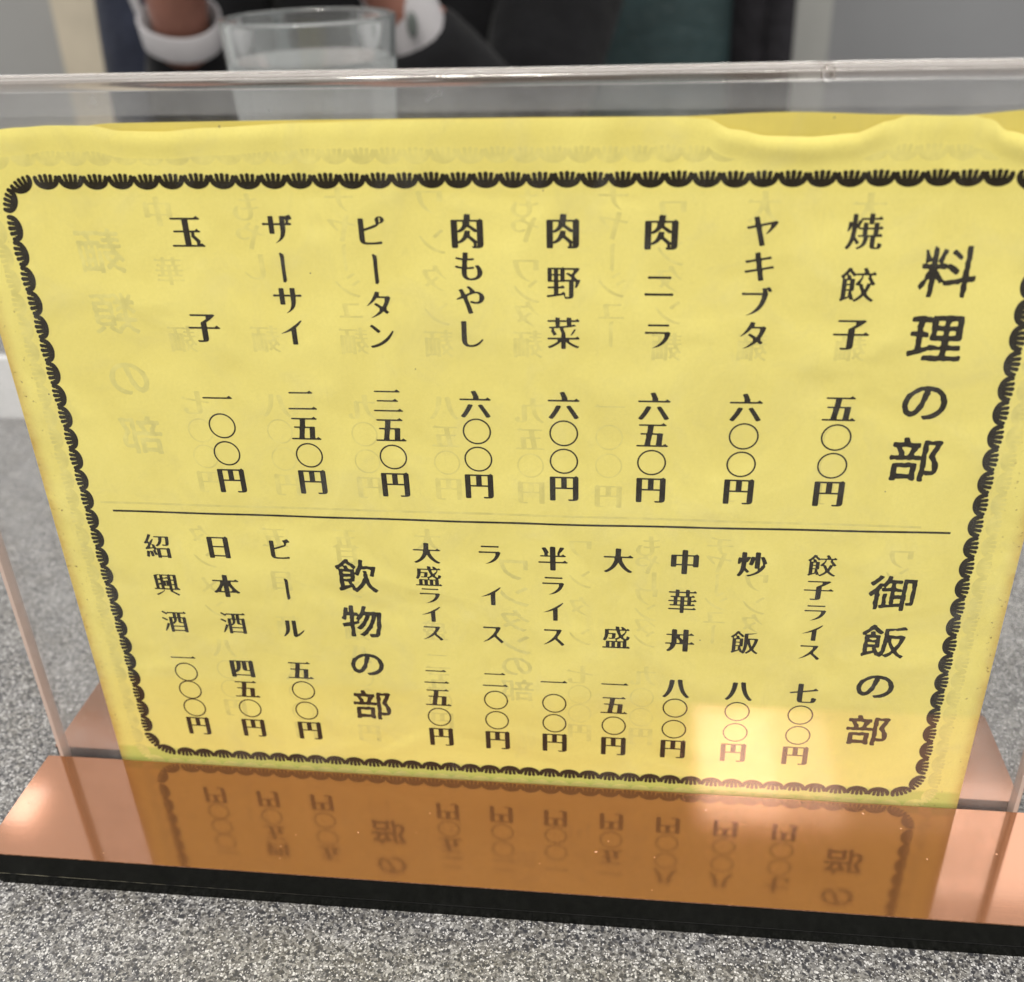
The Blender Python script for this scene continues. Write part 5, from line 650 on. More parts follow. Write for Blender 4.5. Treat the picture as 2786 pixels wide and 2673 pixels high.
 'h飲': [[85,-69,74,-48,62,-5,68,9,90,30,99,42,106,68,105,90,92,142,90,232,101,335,100,357,91,408,98,482,85,540,80,542,62,541,52,548,19,617,16,635,25,649,38,656,95,681,118,696,182,760,222,808,260,842,270,847,282,849,308,846,322,844,332,838,339,830,341,822,341,802,344,792,365,760,385,745,425,730,442,719,498,650,500,638,494,620,475,587,455,568,460,545,460,491,465,480,470,480,478,488,486,505,504,565,534,612,554,662,565,710,575,838,585,852,600,856,655,842,666,835,672,825,674,802,661,768,659,747,660,688,664,678,670,671,682,668,698,668,750,681,798,668,870,665,908,668,930,666,948,662,958,655,962,645,962,635,949,590,942,545,918,468,910,397,898,379,888,374,872,374,825,385,816,390,811,397,811,412,824,452,831,498,844,542,844,558,838,568,760,592,750,591,698,574,634,572,622,564,605,530,558,410,548,392,535,386,520,386,508,391,478,415,468,416,462,412,461,402,464,342,449,275,444,225,440,219,432,214,387,204,380,198,377,188,379,178,384,167,410,136,420,120,458,37,462,32,470,31,478,34,485,39,580,160,611,218,629,275,643,306,652,322,670,340,669,350,658,377,654,392,656,412,670,462,668,475,655,508,654,518,656,525,668,535,685,539,710,539,730,532,740,525,746,512,748,460,763,414,765,353,771,328,788,285,795,218,808,175,849,100,858,88,902,55,940,19,974,-3,980,-13,981,-22,976,-32,935,-80,922,-86,908,-84,865,-58,848,-42,814,2,771,45,754,68,726,120,714,162,710,167,705,169,700,167,692,159,625,47,592,19,562,-21,518,-62,490,-95,475,-97,465,-97,460,-95,428,-62,395,-48,385,-40,376,-22,375,10,372,22,365,31,355,35,342,31,275,1,212,-35,148,-65,105,-76,95,-75],[432,572,432,577,430,582,400,615,370,658,355,669,312,692,280,721,270,724,260,720,246,708,231,688,226,672,226,668,230,664,243,662,277,668,285,666,292,661,299,650,314,607,330,580,340,570,350,568,402,565,421,568],[121,575,126,570,140,566,210,568,222,571,225,580,202,628,197,633,192,633,162,622,145,612,126,590],[364,452,361,465,354,475,342,480,310,486,260,485,210,490,195,482,189,470,190,455,195,440,202,432,212,430,260,434,345,432,358,438],[190,298,192,290,197,284,215,280,260,280,318,289,340,294,350,300,356,315,358,332,350,342,335,345,257,336,210,336,201,332,196,325,190,310],[202,200,197,192,196,182,205,144,205,98,209,90,212,88,235,94,282,96,302,103,315,110,319,117,319,127,298,165,295,190,284,195,230,205,212,205]],
 'h物': [[94,788,107,794,148,792,165,788,176,778,182,762,178,728,178,670,182,662,190,662,196,672,201,715,197,770,211,842,224,855,245,862,275,865,295,860,309,847,315,828,309,755,312,678,315,665,321,658,332,652,382,650,395,646,402,638,412,609,420,601,428,602,440,615,452,633,464,652,476,685,505,785,513,838,523,852,538,859,562,859,595,852,610,845,616,835,618,825,616,815,589,747,585,730,584,705,588,696,595,691,608,690,668,691,725,690,748,694,773,705,798,705,801,705,822,692,838,688,855,688,898,694,920,694,942,690,959,680,967,662,970,640,956,508,946,470,944,450,944,390,950,285,948,260,940,220,925,175,918,135,906,98,906,40,901,15,885,-18,842,-66,830,-75,815,-80,778,-80,718,-91,690,-87,670,-76,656,-60,651,-45,644,2,648,15,662,24,765,21,778,24,788,30,796,45,802,70,814,155,834,198,839,218,832,295,851,485,851,540,850,558,848,560,842,550,819,465,799,412,785,360,750,292,745,272,738,215,728,196,691,162,669,122,636,88,629,73,616,32,606,15,595,2,548,-36,515,-62,503,-69,493,-66,469,-50,428,-32,419,-25,415,-15,415,-5,420,2,468,32,500,70,535,103,579,170,600,210,628,250,651,298,681,367,696,432,721,495,728,568,722,577,710,581,700,577,692,568,679,518,660,480,648,440,611,385,562,267,523,218,500,180,465,151,440,136,430,135,420,137,366,167,356,180,356,192,364,205,411,252,438,290,481,342,499,370,524,415,540,460,571,528,576,558,574,568,570,572,562,575,550,575,540,570,530,561,520,546,500,500,466,465,430,414,424,395,425,340,420,322,410,316,372,306,325,289,308,277,304,270,301,257,309,200,305,152,309,100,308,35,316,-45,315,-70,305,-85,285,-91,225,-89,214,-85,205,-78,197,-65,196,-48,202,37,211,88,212,115,202,198,196,223,190,229,180,229,132,215,88,211,57,200,46,200,36,210,29,245,10,282,12,295,30,308,103,331,186,348,197,355,201,367,206,438,199,495,209,538,206,545,201,550,187,552,158,552,145,548,137,540,131,518,129,470,125,450,111,422,95,406,85,404,72,408,50,425,20,441,14,448,9,458,9,470,14,482,44,528,51,542,54,595,66,645,70,700,81,742,88,778],[310,376,322,375,340,380,370,395,382,408,384,415,381,422,358,450,353,462,358,480,384,525,384,535,377,541,358,545,335,545,322,541,315,532,298,400,300,385]],
 'h麺': [[962,792,970,775,972,732,971,715,965,705,950,700,918,701,878,696,860,698,822,706,808,705,795,701,782,692,771,670,760,655,724,620,716,610,714,600,716,590,722,584,768,576,795,579,842,594,890,589,932,592,948,585,956,570,960,542,950,505,949,488,951,448,949,397,956,348,942,288,948,220,931,178,929,160,940,85,938,37,942,-60,940,-73,935,-80,928,-85,915,-86,885,-81,875,-73,869,-52,865,-45,858,-41,848,-40,790,-50,728,-45,668,-54,620,-48,582,-49,572,-50,565,-55,559,-83,552,-90,545,-94,532,-95,493,-91,483,-89,475,-84,469,-70,466,-8,474,68,458,135,458,178,471,223,474,245,473,288,464,338,475,372,483,387,490,390,508,379,518,377,528,387,530,402,528,412,518,425,508,430,488,435,473,450,468,452,446,430,428,421,410,421,355,429,288,425,279,422,272,418,266,402,267,392,272,387,310,371,325,372,380,385,408,382,438,369,448,357,451,348,452,338,449,328,412,257,405,218,399,202,387,188,350,152,345,140,346,130,353,121,382,104,395,95,404,83,411,65,418,45,416,30,411,17,396,-8,387,-18,377,-24,368,-25,358,-22,342,-11,302,35,295,40,285,41,267,30,220,-13,160,-45,115,-85,100,-91,88,-94,75,-93,65,-86,47,-52,31,-30,29,-20,32,-13,75,24,128,36,187,61,197,70,206,83,214,98,216,110,214,122,206,132,168,160,145,182,135,190,125,190,115,185,85,149,77,144,70,142,60,145,47,155,25,178,17,192,17,202,21,213,47,245,68,280,98,311,150,384,160,400,164,415,162,425,152,432,75,438,55,442,46,452,39,475,36,495,39,508,47,518,60,521,105,509,132,511,192,526,200,532,205,545,204,555,197,562,155,571,130,572,80,560,70,562,61,570,55,585,56,605,62,628,72,640,82,644,115,648,155,656,197,654,205,660,209,672,205,684,195,689,145,685,85,690,68,695,57,708,54,728,54,750,60,765,75,772,120,779,197,780,208,790,216,830,222,842,240,852,267,857,288,855,300,846,305,832,300,800,301,788,310,778,330,771,348,771,382,778,435,772,445,776,465,792,490,796,550,794,592,796,665,796,720,801,770,792,805,790,935,804,952,800],[662,692,658,698,652,699,628,700,588,706,555,708,498,704,462,704,438,692,428,690,375,694,312,685,305,679,302,668,305,658,312,651,411,642,424,638,431,622,434,590,431,577,426,570,418,564,405,560,382,558,330,562,310,560,304,555,301,548,304,528,312,518,325,515,372,519,410,514,432,516,450,521,458,526,464,538,475,575,480,582,488,589,503,591,560,590,602,599,643,601,651,607,656,622,664,678],[590,50,600,55,605,68,599,115,604,192,605,308,600,382,610,470,609,482,605,491,598,498,588,499,571,495,562,485,549,395,556,305,564,255,554,198,554,170,568,103,568,62,575,54],[730,409,736,415,739,425,730,485,725,492,718,496,700,496,692,490,690,480,700,422,705,415,712,411,722,409],[842,492,830,489,822,480,811,442,809,420,815,355,810,272,804,235,809,218,828,186,828,167,828,154,809,115,805,90,812,60,820,52,830,49,842,51,850,57,856,75,856,107,848,141,848,190,856,215,858,262,869,320,862,370,870,442,870,460,865,475,860,484,852,490],[728,330,712,330,695,325,685,316,680,302,678,277,682,255,691,237,705,230,728,231,735,236,739,245,741,310,736,322],[321,288,310,296,288,300,225,292,212,285,208,272,202,267,204,257,215,247,228,230,239,220,261,205,275,202,285,210,319,260,324,275],[692,137,684,130,679,115,679,83,684,57,690,49,700,42,718,40,731,42,740,50,744,65,741,88,732,115,728,125,720,132,705,139]],
 'h類': [[977,-52,960,-64,925,-75,910,-73,868,-55,852,-46,805,-9,760,27,749,40,744,52,748,65,755,74,778,88,778,95,768,98,712,95,662,99,650,96,648,90,670,65,672,57,671,50,662,37,630,2,612,-9,570,-29,525,-60,471,-80,460,-83,448,-80,421,-65,404,-45,392,-15,355,20,325,57,302,74,277,81,262,76,231,50,192,-3,173,-22,135,-45,92,-76,77,-80,65,-75,26,-13,24,-3,26,7,38,19,77,35,118,59,175,103,184,112,190,125,199,178,197,182,190,186,100,194,62,199,50,202,41,210,38,220,36,252,38,267,45,279,60,284,107,282,165,292,197,288,208,289,212,295,214,300,212,338,218,377,215,405,218,455,215,468,208,475,200,475,192,471,155,442,137,425,110,390,92,379,80,379,66,385,31,432,31,442,40,454,69,478,105,501,116,512,139,548,146,565,142,574,129,580,100,584,52,582,42,587,38,595,36,607,39,645,45,665,52,671,62,675,98,679,103,682,105,688,104,700,75,780,75,788,77,792,90,800,112,808,125,806,135,801,156,780,171,745,179,732,195,714,202,710,210,718,232,762,251,792,250,805,241,820,243,825,251,830,275,838,288,838,298,836,309,825,315,805,318,770,309,725,309,708,312,684,318,678,322,675,330,680,334,702,358,765,392,810,400,815,410,819,450,825,473,818,500,820,552,802,570,800,625,808,705,802,763,809,812,801,872,801,915,792,948,796,958,792,964,780,962,750,958,732,950,725,922,716,885,711,862,716,820,734,810,734,795,731,770,720,758,710,751,698,741,658,745,648,755,644,792,644,845,640,915,644,928,639,935,628,939,597,936,535,940,509,950,476,950,468,950,454,934,410,929,382,930,362,942,310,938,237,939,202,938,188,928,160,915,141,908,137,888,136,878,132,860,117,830,103,825,98,824,90,832,78,862,57,895,30,942,10,960,-3,974,-18,981,-30,982,-42],[651,720,643,725,628,726,568,715,535,715,508,722,490,730,483,738,474,755,468,760,458,761,449,755,436,732,424,695,422,682,430,676,462,668,476,658,483,645,486,625,486,612,483,600,474,590,460,585,385,584,368,581,355,576,351,568,354,558,363,548,408,528,428,508,438,490,441,462,450,445,449,430,442,420,438,416,422,416,387,435,330,480,318,482,310,473,304,440,308,385,310,377,315,375,320,376,365,400,375,400,385,397,412,377,448,359,460,350,469,338,475,325,480,292,485,288,493,289,505,329,513,345,520,355,532,361,535,365,532,370,523,379,518,386,513,405,516,460,506,520,509,577,503,612,504,622,514,635,530,641,562,644,610,642,622,644,633,649,644,662,656,692,658,708],[840,545,832,558,820,561,748,558,690,564,635,561,615,556,605,549,601,535,599,505,605,495,615,490,678,479,700,481,753,496,818,494,828,498,835,506,839,528],[588,353,592,342,605,338,648,345,705,342,748,348,790,341,812,341,825,345,832,353,836,365,836,382,830,399,815,405,758,401,708,411,618,406,605,402,596,392,589,370],[358,300,359,305,355,312,340,330,322,342,318,344,312,340,310,332,309,318,311,305,318,298,325,295,338,294,350,296],[598,240,598,218,601,200,608,192,618,189,695,182,758,169,792,178,825,184,834,190,839,202,839,232,835,242,830,247,820,250,792,251,745,265,728,266,712,262,665,242,643,242,610,251,601,247],[306,185,310,172,322,160,408,105,458,61,464,52,468,42,466,32,459,12,462,7,480,15,556,68,572,80,576,88,576,95,570,99,558,101,523,100,513,104,506,110,503,122,503,195,498,215,493,220,473,206,455,200,438,199,380,201,320,194,310,190]],
 'hワ': [[128,708,135,712,142,715,178,712,247,718,405,715,478,722,515,732,532,732,588,724,610,726,633,732,658,732,700,716,730,710,753,711,808,724,830,724,842,719,852,711,878,682,884,670,886,658,885,607,875,570,851,510,840,418,834,400,812,365,801,328,786,292,773,254,755,229,658,116,645,106,605,83,558,24,542,11,397,-40,375,-44,358,-38,338,-20,300,21,295,30,296,37,305,47,338,59,415,93,486,135,562,186,572,196,598,230,633,252,645,262,700,372,730,475,741,532,756,585,755,600,750,605,740,610,708,611,622,599,558,607,515,605,455,600,397,606,340,594,310,596,265,606,250,606,243,600,238,589,235,532,226,490,235,395,234,375,230,360,222,350,210,344,140,338,130,341,120,350,115,360,114,370,120,428,120,495,111,577,122,695]],
 'hン': [[159,688,173,705,218,738,232,741,250,734,305,702,353,659,410,629,429,615,475,572,491,552,501,530,499,512,490,502,462,485,432,460,422,456,412,459,358,514,240,591,168,650,159,660,156,668,155,678],[135,47,132,60,134,70,139,78,148,84,160,86,190,84,208,86,255,104,320,132,400,150,448,172,483,181,493,186,503,196,525,230,535,241,619,292,679,345,710,381,751,410,760,422,775,456,798,492,844,542,855,586,862,591,870,591,883,582,888,572,896,538,916,500,918,485,895,435,866,390,850,348,812,312,786,272,740,241,692,196,675,186,655,178,643,176,620,176,612,174,608,167,600,145,591,127,580,112,568,103,528,83,475,64,440,42,377,19,318,-14,292,-20,245,-28,210,-30,190,-24,151,20]],
 'hタ': [[255,-51,222,-20,187,0,179,7,175,15,174,22,179,35,197,44,238,49,252,52,290,76,335,93,365,109,386,125,418,159,465,186,523,232,534,242,539,252,539,262,532,270,494,295,461,322,442,334,392,356,360,380,346,395,339,410,338,418,342,428,358,445,392,469,405,475,418,475,432,466,458,440,468,431,485,425,530,414,550,406,568,395,605,362,615,357,625,357,633,362,641,372,659,412,699,482,738,562,739,572,736,580,730,586,720,589,678,585,612,589,555,582,478,589,442,582,430,576,421,568,382,518,349,482,342,470,335,450,308,422,285,411,220,369,184,338,168,329,155,326,142,329,128,336,112,346,85,377,82,387,88,396,115,415,142,441,178,464,257,538,285,554,292,555,305,551,325,574,329,582,322,590,321,600,331,640,344,662,375,701,387,722,411,772,422,815,430,830,442,839,455,839,498,820,542,812,555,802,559,792,559,782,523,724,518,708,518,702,523,698,532,696,561,702,582,702,628,695,660,702,688,702,718,702,748,698,763,700,780,708,792,708,810,699,835,679,872,655,880,645,881,633,870,582,846,530,826,475,798,412,766,362,736,322,722,292,724,282,730,275,773,251,788,240,808,216,818,200,820,188,818,172,808,155,790,132,768,111,758,107,748,106,730,112,682,146,645,167,630,167,588,154,575,147,546,107,510,68,490,54,435,22,402,-1,382,-11,338,-24,290,-50,270,-54],[195,408,200,410,202,418,200,424,195,426,190,424,187,418,190,410]],
 'orn': [[466,532,525,534,562,531,652,515,702,500,745,484,792,458,830,431,858,406,880,377,901,342,910,315,916,288,916,215,908,185,896,167,875,152,862,147,842,144,815,150,795,161,785,172,773,195,769,210,770,251,765,254,746,252,742,228,740,228,719,318,712,322,708,320,706,315,731,160,730,142,714,125,692,115,662,111,643,116,618,134,602,157,596,182,599,220,596,245,592,252,581,257,576,310,572,320,568,322,564,312,566,178,569,162,565,140,551,120,530,105,510,99,485,99,475,103,455,112,442,124,429,150,434,312,432,320,428,322,421,310,416,257,405,252,401,245,399,220,401,180,390,147,375,129,350,115,330,111,305,115,282,126,269,140,266,147,291,315,290,320,285,322,279,318,257,228,255,228,251,252,232,254,228,251,229,210,225,195,212,172,202,161,182,150,155,144,135,147,105,164,90,185,84,200,80,245,81,275,90,315,99,340,120,377,144,408,170,431,208,458,277,492,312,505,372,521,438,531]],
}
ROW1 = [
 (160.2, '焼 138.5 餃 128.7 子 119.0', '五 103.9 〇 97.6 〇 91.3 円 84.9'),
 (142.3, 'ヤ 138.5 キ 132.0 ブ 125.4 タ 118.7', '六 103.7 〇 97.4 〇 91.1 円 84.8'),
 (124.4, '肉 138.3 ニ 128.2 ラ 118.3', '六 103.6 五 97.3 〇 91.0 円 84.6'),
 (106.5, '肉 138.5 野 128.7 菜 118.7', '六 103.4 〇 97.2 〇 90.8 円 84.4'),
 (88.7, '肉 138.5 も 131.8 や 125.2 し 118.3', '六 103.3 〇 97.2 〇 90.8 円 84.4'),
 (70.7, 'ピ 138.6 | 131.2 タ 124.1 ン 117.6', '三 103.8 五 97.2 〇 90.8 円 84.2'),
 (52.6, 'ザ 138.9 | 131.4 サ 124.8 イ 118.2', '二 103.5 五 97.1 〇 90.7 円 84.3'),
 (34.6, '玉 138.4 子 118.9', '一 103.8 〇 97.2 〇 90.7 円 84.1')]
ROW2 = [
 (160.8, '餃 67.4 子 61.0 ラ 55.1 イ 49.7 ス 44.3', '七 32.6 〇 26.1 〇 19.9 円 13.6'),
 (146.4, '炒 67.1 飯 46.3', '八 32.3 〇 26.2 〇 19.8 円 13.5'),
 (132.2, '中 67.1 華 56.8 丼 46.1', '八 32.2 〇 26.3 〇 19.8 円 13.6'),
 (118.0, '大 66.9 盛 46.2', '一 32.7 五 26.3 〇 19.9 円 13.5'),
 (103.9, '半 66.8 ラ 59.6 イ 52.6 ス 45.4', '一 32.5 〇 25.9 〇 19.7 円 13.6'),
 (90.0, 'ラ 67.2 イ 56.2 ス 45.4', '二 32.3 〇 26.0 〇 19.7 円 13.4'),
 (76.0, '大 67.1 盛 61.0 ラ 55.6 イ 50.5 ス 45.1', '二 32.4 五 26.0 〇 19.8 円 13.5'),
 (42.8, 'ビ 66.8 | 55.9 ル 44.6', '五 32.3 〇 26.0 〇 19.6 円 13.2'),
 (28.4, '日 66.7 本 56.1 酒 45.5', '四 31.9 五 25.6 〇 19.4 円 13.1'),
 (13.9, '紹 66.4 興 55.8 酒 45.2', '一 34.6 〇 30.0 〇 24.4 〇 18.7 円 12.8')]
KANAS = set('ヤキブタニラもやしピンザサイスビル')
def expand(s, x, k, mir=False):
    t = s.split(); out = []; n = len(t) // 2
    zs = [float(v) for v in t[1::2]]
    tight = n > 1 and min(a - b for a, b in zip(zs, zs[1:])) < 6.2
    for ch, z in zip(t[::2], zs):
        sx, sy = k
        if ch in KANAS: sx, sy = sx * 0.93, sy * 0.93
        if ch in '一二三': sx, sy = sx * 0.99, sy * 0.92
        if ch in '六八五七四': sy *= 0.97
        if ch == '二': sx *= 0.98; sy *= 0.95
        if ch == '〇': sx = 6.42 * k[0] / 6.5; sy = 6.42 * k[0] / 6.5
        if tight and '〇' not in t: sy *= 0.86; sx *= 0.96
        if ch == '|': sx *= 1.0; sy = 6.9
        out.append((ch, x + random.uniform(-.05, .05), z, sx, sy, random.uniform(-.006, .006), mir))
    return out
YT = YC - 0.02
for row, k in ((ROW1, (6.55, 7.05)), (ROW2, (6.45, 6.85))):
    for x, nm, pr in row:
        print_mesh('dish_name', expand(nm, x, k), M_ink, YT, card)
        print_mesh('price', expand(pr, x - 0.1, (k[0] * 0.98, k[1] * 0.98)), M_ink, YT, card)
for x, s, sx, sy in ((175.7, 'h料 131.2 h理 118.5 hの 105.4 h部 93.1', 10.3, 10.2), (176.1, 'h御 61.0 h飯 48.2 hの 35.5 h部 22.5', 10.1, 9.4), (59.5, 'h飲 60.3 h物 47.6 hの 35.0 h部 22.5', 9.9, 9.4)):
    t = s.split()
    print_mesh('heading', [(c, x, float(z), sx * (.93 if c == 'hの' else 1), sy * (.9 if c == 'hの' else 1), -0.012, False) for c, z in zip(t[::2], t[1::2])], M_ink, YT, card)
# dividing rule
def strip(name, pts, w, mat, y, parent):
    V = []; F = []
    for i, (x, z) in enumerate(pts):
        ww = w * random.uniform(.92, 1.06)
        V += [(PX(x) * MM, y * MM, PZ(z - ww / 2) * MM), (PX(x) * MM, y * MM, PZ(z + ww / 2) * MM)]
        if i: F.append((2 * i - 2, 2 * i, 2 * i + 1, 2 * i - 1))
    me = bpy.data.meshes.new(name); me.from_pydata(V, [], F); me.update()
    return child(link(name, me, mat), parent)
strip('dividing_rule', [(5.4 + i * 1.8, 75.5 + 0.9 * max(0, i - 55) / 45 + 0.04 * math.sin(i * .4)) for i in range(101)], 0.50, M_ink, YT, card)
# border of small shell shaped scallops
def border(x0, x1, z0, z1, rad, nx, nz, s=1.0):
    out = []
    d = 0.0
    px = (x1 - x0 - 2 * rad) / nx; pz = (z1 - z0 - 2 * rad) / nz
    for i in range(nx):
        x = x0 + rad + px * (i + .5)
        out.append(('orn', x, z0, 6.15 * px / 4.95, 6.9, 0.0, False))
        out.append(('orn', x, z1, 6.15 * px / 4.95, 6.9, math.pi, False))
    for i in range(nz):
        z = z0 + rad + pz * (i + .5)
        out.append(('orn', x0, z, 6.15 * pz / 4.95, 6.9, -math.pi / 2, False))
        out.append(('orn', x1, z, 6.15 * pz / 4.95, 6.9, math.pi / 2, False))
    for cx, cz, a0 in ((x0 + rad, z0 + rad, 180), (x1 - rad, z0 + rad, 270), (x1 - rad, z1 - rad, 0), (x0 + rad, z1 - rad, 90)):
        for k in (0.27, 0.73):
            a = math.radians(a0 + 90 * k)
            out.append(('orn', cx + rad * math.cos(a), cz + rad * math.sin(a), 5.9, 6.7, a + math.pi / 2, False))
    return [(c, x + random.uniform(-.06, .06), z + random.uniform(-.06, .06), sx, sy, an + random.uniform(-.03, .03), m_) for c, x, z, sx, sy, an, m_ in out]
print_mesh('scallop_border', border(0, 190, 3.55, 147.8, 6.3, 36, 26), M_ink, YT, card)

# ---- the reverse side's print showing faintly through the paper (mirror writing)
YG = YC - 0.008
def ghost(items, x, k, mat):
    t = items.split(); out = []
    for ch, z in zip(t[::2], t[1::2]):
        out.append((ch, x, float(z), k[0], k[1], 0.0, True))
    return out
G1 = [(29.6, '中 142.2 華 130.6 麺 116.6', '七 102.5 〇 96.0 〇 89.8 円 83.6'),
 (46.9, 'も 143 や 137.5 し 131.5 麺 116.8', '八 102.2 〇 96.2 〇 89.7 円 83.4'),
 (65.0, 'チ 144.6 ヤ 139.0 | 133.4 シ 128 ユ 122.9 麺 116.6', '九 102.2 〇 96.0 〇 89.6 円 83.3'),
 (82.0, 'ワ 143.8 ン 136.5 タ 129.5 ン 122.3 麺 116.3', '八 102.4 五 96.0 〇 89.8 円 83.5'),
 (99.5, 'も 143.6 や 139 ワ 131.0 ン 127.0 タ 122.5 麺 116.4', '九 102.2 五 95.8 〇 89.6 円 83.2'),
 (115.6, 'チ 144.8 ヤ 139.5 | 133.6 シ 128.4 ユ 123.2 | 118.6', '一 103.5 〇 96.5 〇 90 円 82.8'),
 (126.2, 'ワ 141.8 ン 134.4 タ 129.6 ン 123.0 麺 116.2', ''),
 (142.3, '大 143.0 麺 116.4', '〇 97.2 〇 91 円 85'), (160.4, '大 142.6 麺 116.6', '〇 97.4 〇 91.2 円 85')]
G2 = [(24.6, 'タ 69.8 ン 63.4 メ 56.0 ン 49.4', '八 38 〇 31.4 〇 25.4 円 19.4'),
 (41.8, '五 69.9 目 58.2 麺 45.6', '八 31.8 〇 25.5 〇 19.4 円 13.2'),
 (57.9, '五 70.2 目 66.0 ワ 61.0 ン 56.5 麺 45.0', '八 38 〇 31 〇 24.8 円 13.4'),
 (76.5, '大 70.6 盛 46.0', '二 37 五 31 〇 24.8 円 18.6'),
 (109.8, 'ワ 69.4 ン 61.6 タ 54.4 ン 45.9', '七 35.0 〇 29 〇 23.2 円 17.2'),
 (124.3, 'も 70.8 や 66.3 し 61.6 ワ 57.6 ン 53.4 タ 49.8 ン 46.0', '九 35.5 〇 29 〇 23 円 17'),
 (139.4, 'チ 71.2 ヤ 67.2 | 61.8 シ 57.2 ユ 52.8 | 48.2', ''),
 (147.6, 'ワ 62.4 ン 56.4 タ 51.6', ''), (176.5, 'ワ 69.6 ン 65.2', '')]
for rows in (G1, G2):
    for x, a, b in rows:
        a = a.replace('ユ', 'ュ')
        print_mesh('reverse_print', ghost(a + ' ' + b, x, (6.0, 6.2), None), M_ghost2, YG, card)
for x, s in ((16.3, 'h麺 134.6 h類 121.8 hの 107.6 h部 94.6'), (90.6 + 4.6, 'hワ 63.5 hン 56.3 hタ 49.7 hン 42.8 hの 36.5 h部 29.4')):
    t = s.split()
    print_mesh('reverse_heading', [(c, x, float(z), 9.8 if x < 50 else 8.2, 9.4 if x < 50 else 6.8, 0, True) for c, z in zip(t[::2], t[1::2])], M_ghost, YG - 0.002, card)
print_mesh('reverse_border', [(c, x, z, sx, sy, an, m_) for c, x, z, sx, sy, an, m_ in border(-3.4, 193.4, -0.4, 152.2, 6.3, 37, 28)], M_ghost2, YG, card)
strip('reverse_rule', [(3 + i * 1.8, 77.6 + 0.05 * math.sin(i * .3)) for i in range(99)], 0.55, M_ghost2, YG, card)

# ------------------------------------------------------------------ tumblers on the raised shelf
SZ = 19.65
def tumbler(name, x, y, rt, rb, h, wl, label, group):
    e = empty(name, (x * MM, y * MM, SZ * MM))
    tag(e, label, 'glass', group)
    w = 2.6; b = 7.0
    prof = [(0, 0.2), (rb - 2.5, 0.2), (rb - 0.6, 0.9), (rb, 3.0)]
    prof += [(rb + (rt - rb) * t, 3 + (h - 4.2) * t) for t in (.005, .02, .25, .5, .75, .97, .99, 1.0)]
    prof += [(rt - 0.35, h - 0.35), (rt - w / 2, h), (rt - w + .35, h - .35), (rt - w, h - 1.3)]
    def ri(z): return rb + (rt - rb) * (z - 3) / (h - 4.2) - w
    prof += [(ri(z), z) for z in (h - 1.8, h - 4, h * .7, h * .45, b + 8, b + 6)] + [(ri(b + 1) - 1.5, b + 1.2), (ri(b) - 5, b), (0, b)]
    bm = lathe([(r * MM, z * MM) for r, z in prof], 96)
    o = bmobj('glass_wall', bm, M_glass, e, True)
    if wl:
        pw = [(0, b - .12), (ri(b) - 5, b - .12), (ri(b + 1) - 1.35, b + 1.1), (ri(b + 6) + .12, b + 6)]
        pw += [(ri(wl * t) + .12, wl * t) for t in (.12, .4, .7, .96, .985)] + [(ri(wl) + .12, wl + .25), (ri(wl) - 0.7, wl + .08), (ri(wl) - 1.3, wl), (ri(wl) - 2.5, wl), (0, wl)]
        bmobj('water', lathe([(r * MM, z * MM) for r, z in pw], 96), M_water, e, True)
    return e
tumbler('glass_tumbler', -27.5, 305, 39.0, 30.0, 130.5, 113, 'tall clear tumbler of water on the raised shelf, before the person in black', 'tumblers')
tumbler('glass_tumbler', -424, 560 - 55, 44.0, 33.0, 94.5, 0, 'low empty clear tumbler at the far left of the raised shelf, before the grey wall', 'tumblers')

# ------------------------------------------------------------------ seat behind and the coat on it
bench = empty('bench_seat', (0, 1.0, -0.72)); tag(bench, 'teal vinyl bench seat behind the person in the black suit', 'bench')
child(slab('backrest', -420, 226, 985, 1060, -330, 560, M_teal, 28), bench)
child(slab('seat', -420, 226, 640, 985, -380, -290, M_teal, 25), bench)
child(slab('plinth', -400, 210, 700, 1050, -720, -380, M_black, 4), bench)

def blobcloth(name, chain, mat, parent=None, sub=2):
    """one continuous skinned surface; chain = (points, edges) with a radius pair per point"""
    pts, edges = chain
    me = bpy.data.meshes.new(name)
    me.from_pydata([(x * MM, y * MM, z * MM) for x, y, z, *_ in pts], edges, [])
    o = bpy.data.objects.new(name, me); col.objects.link(o)
    md = o.modifiers.new('skin', 'SKIN'); md.use_smooth_shade = True
    if not me.skin_vertices: 
        bpy.context.view_layer.objects.active = o
    sv = me.skin_vertices[0].data if me.skin_vertices else me.attributes
    for i, p in enumerate(pts): sv[i].radius = (p[3] * MM, p[4] * MM)
    sv[0].use_root = True
    ms = o.modifiers.new('sub', 'SUBSURF'); ms.levels = sub; ms.render_levels = sub
    dg = bpy.context.evaluated_depsgraph_get(); dg.update()
    me2 = bpy.data.meshes.new_from_object(o.evaluated_get(dg))
    bpy.data.objects.remove(o); bpy.data.meshes.remove(me)
    me2.name = name; me2.materials.clear()
    return link(name, me2, mat, parent, True)

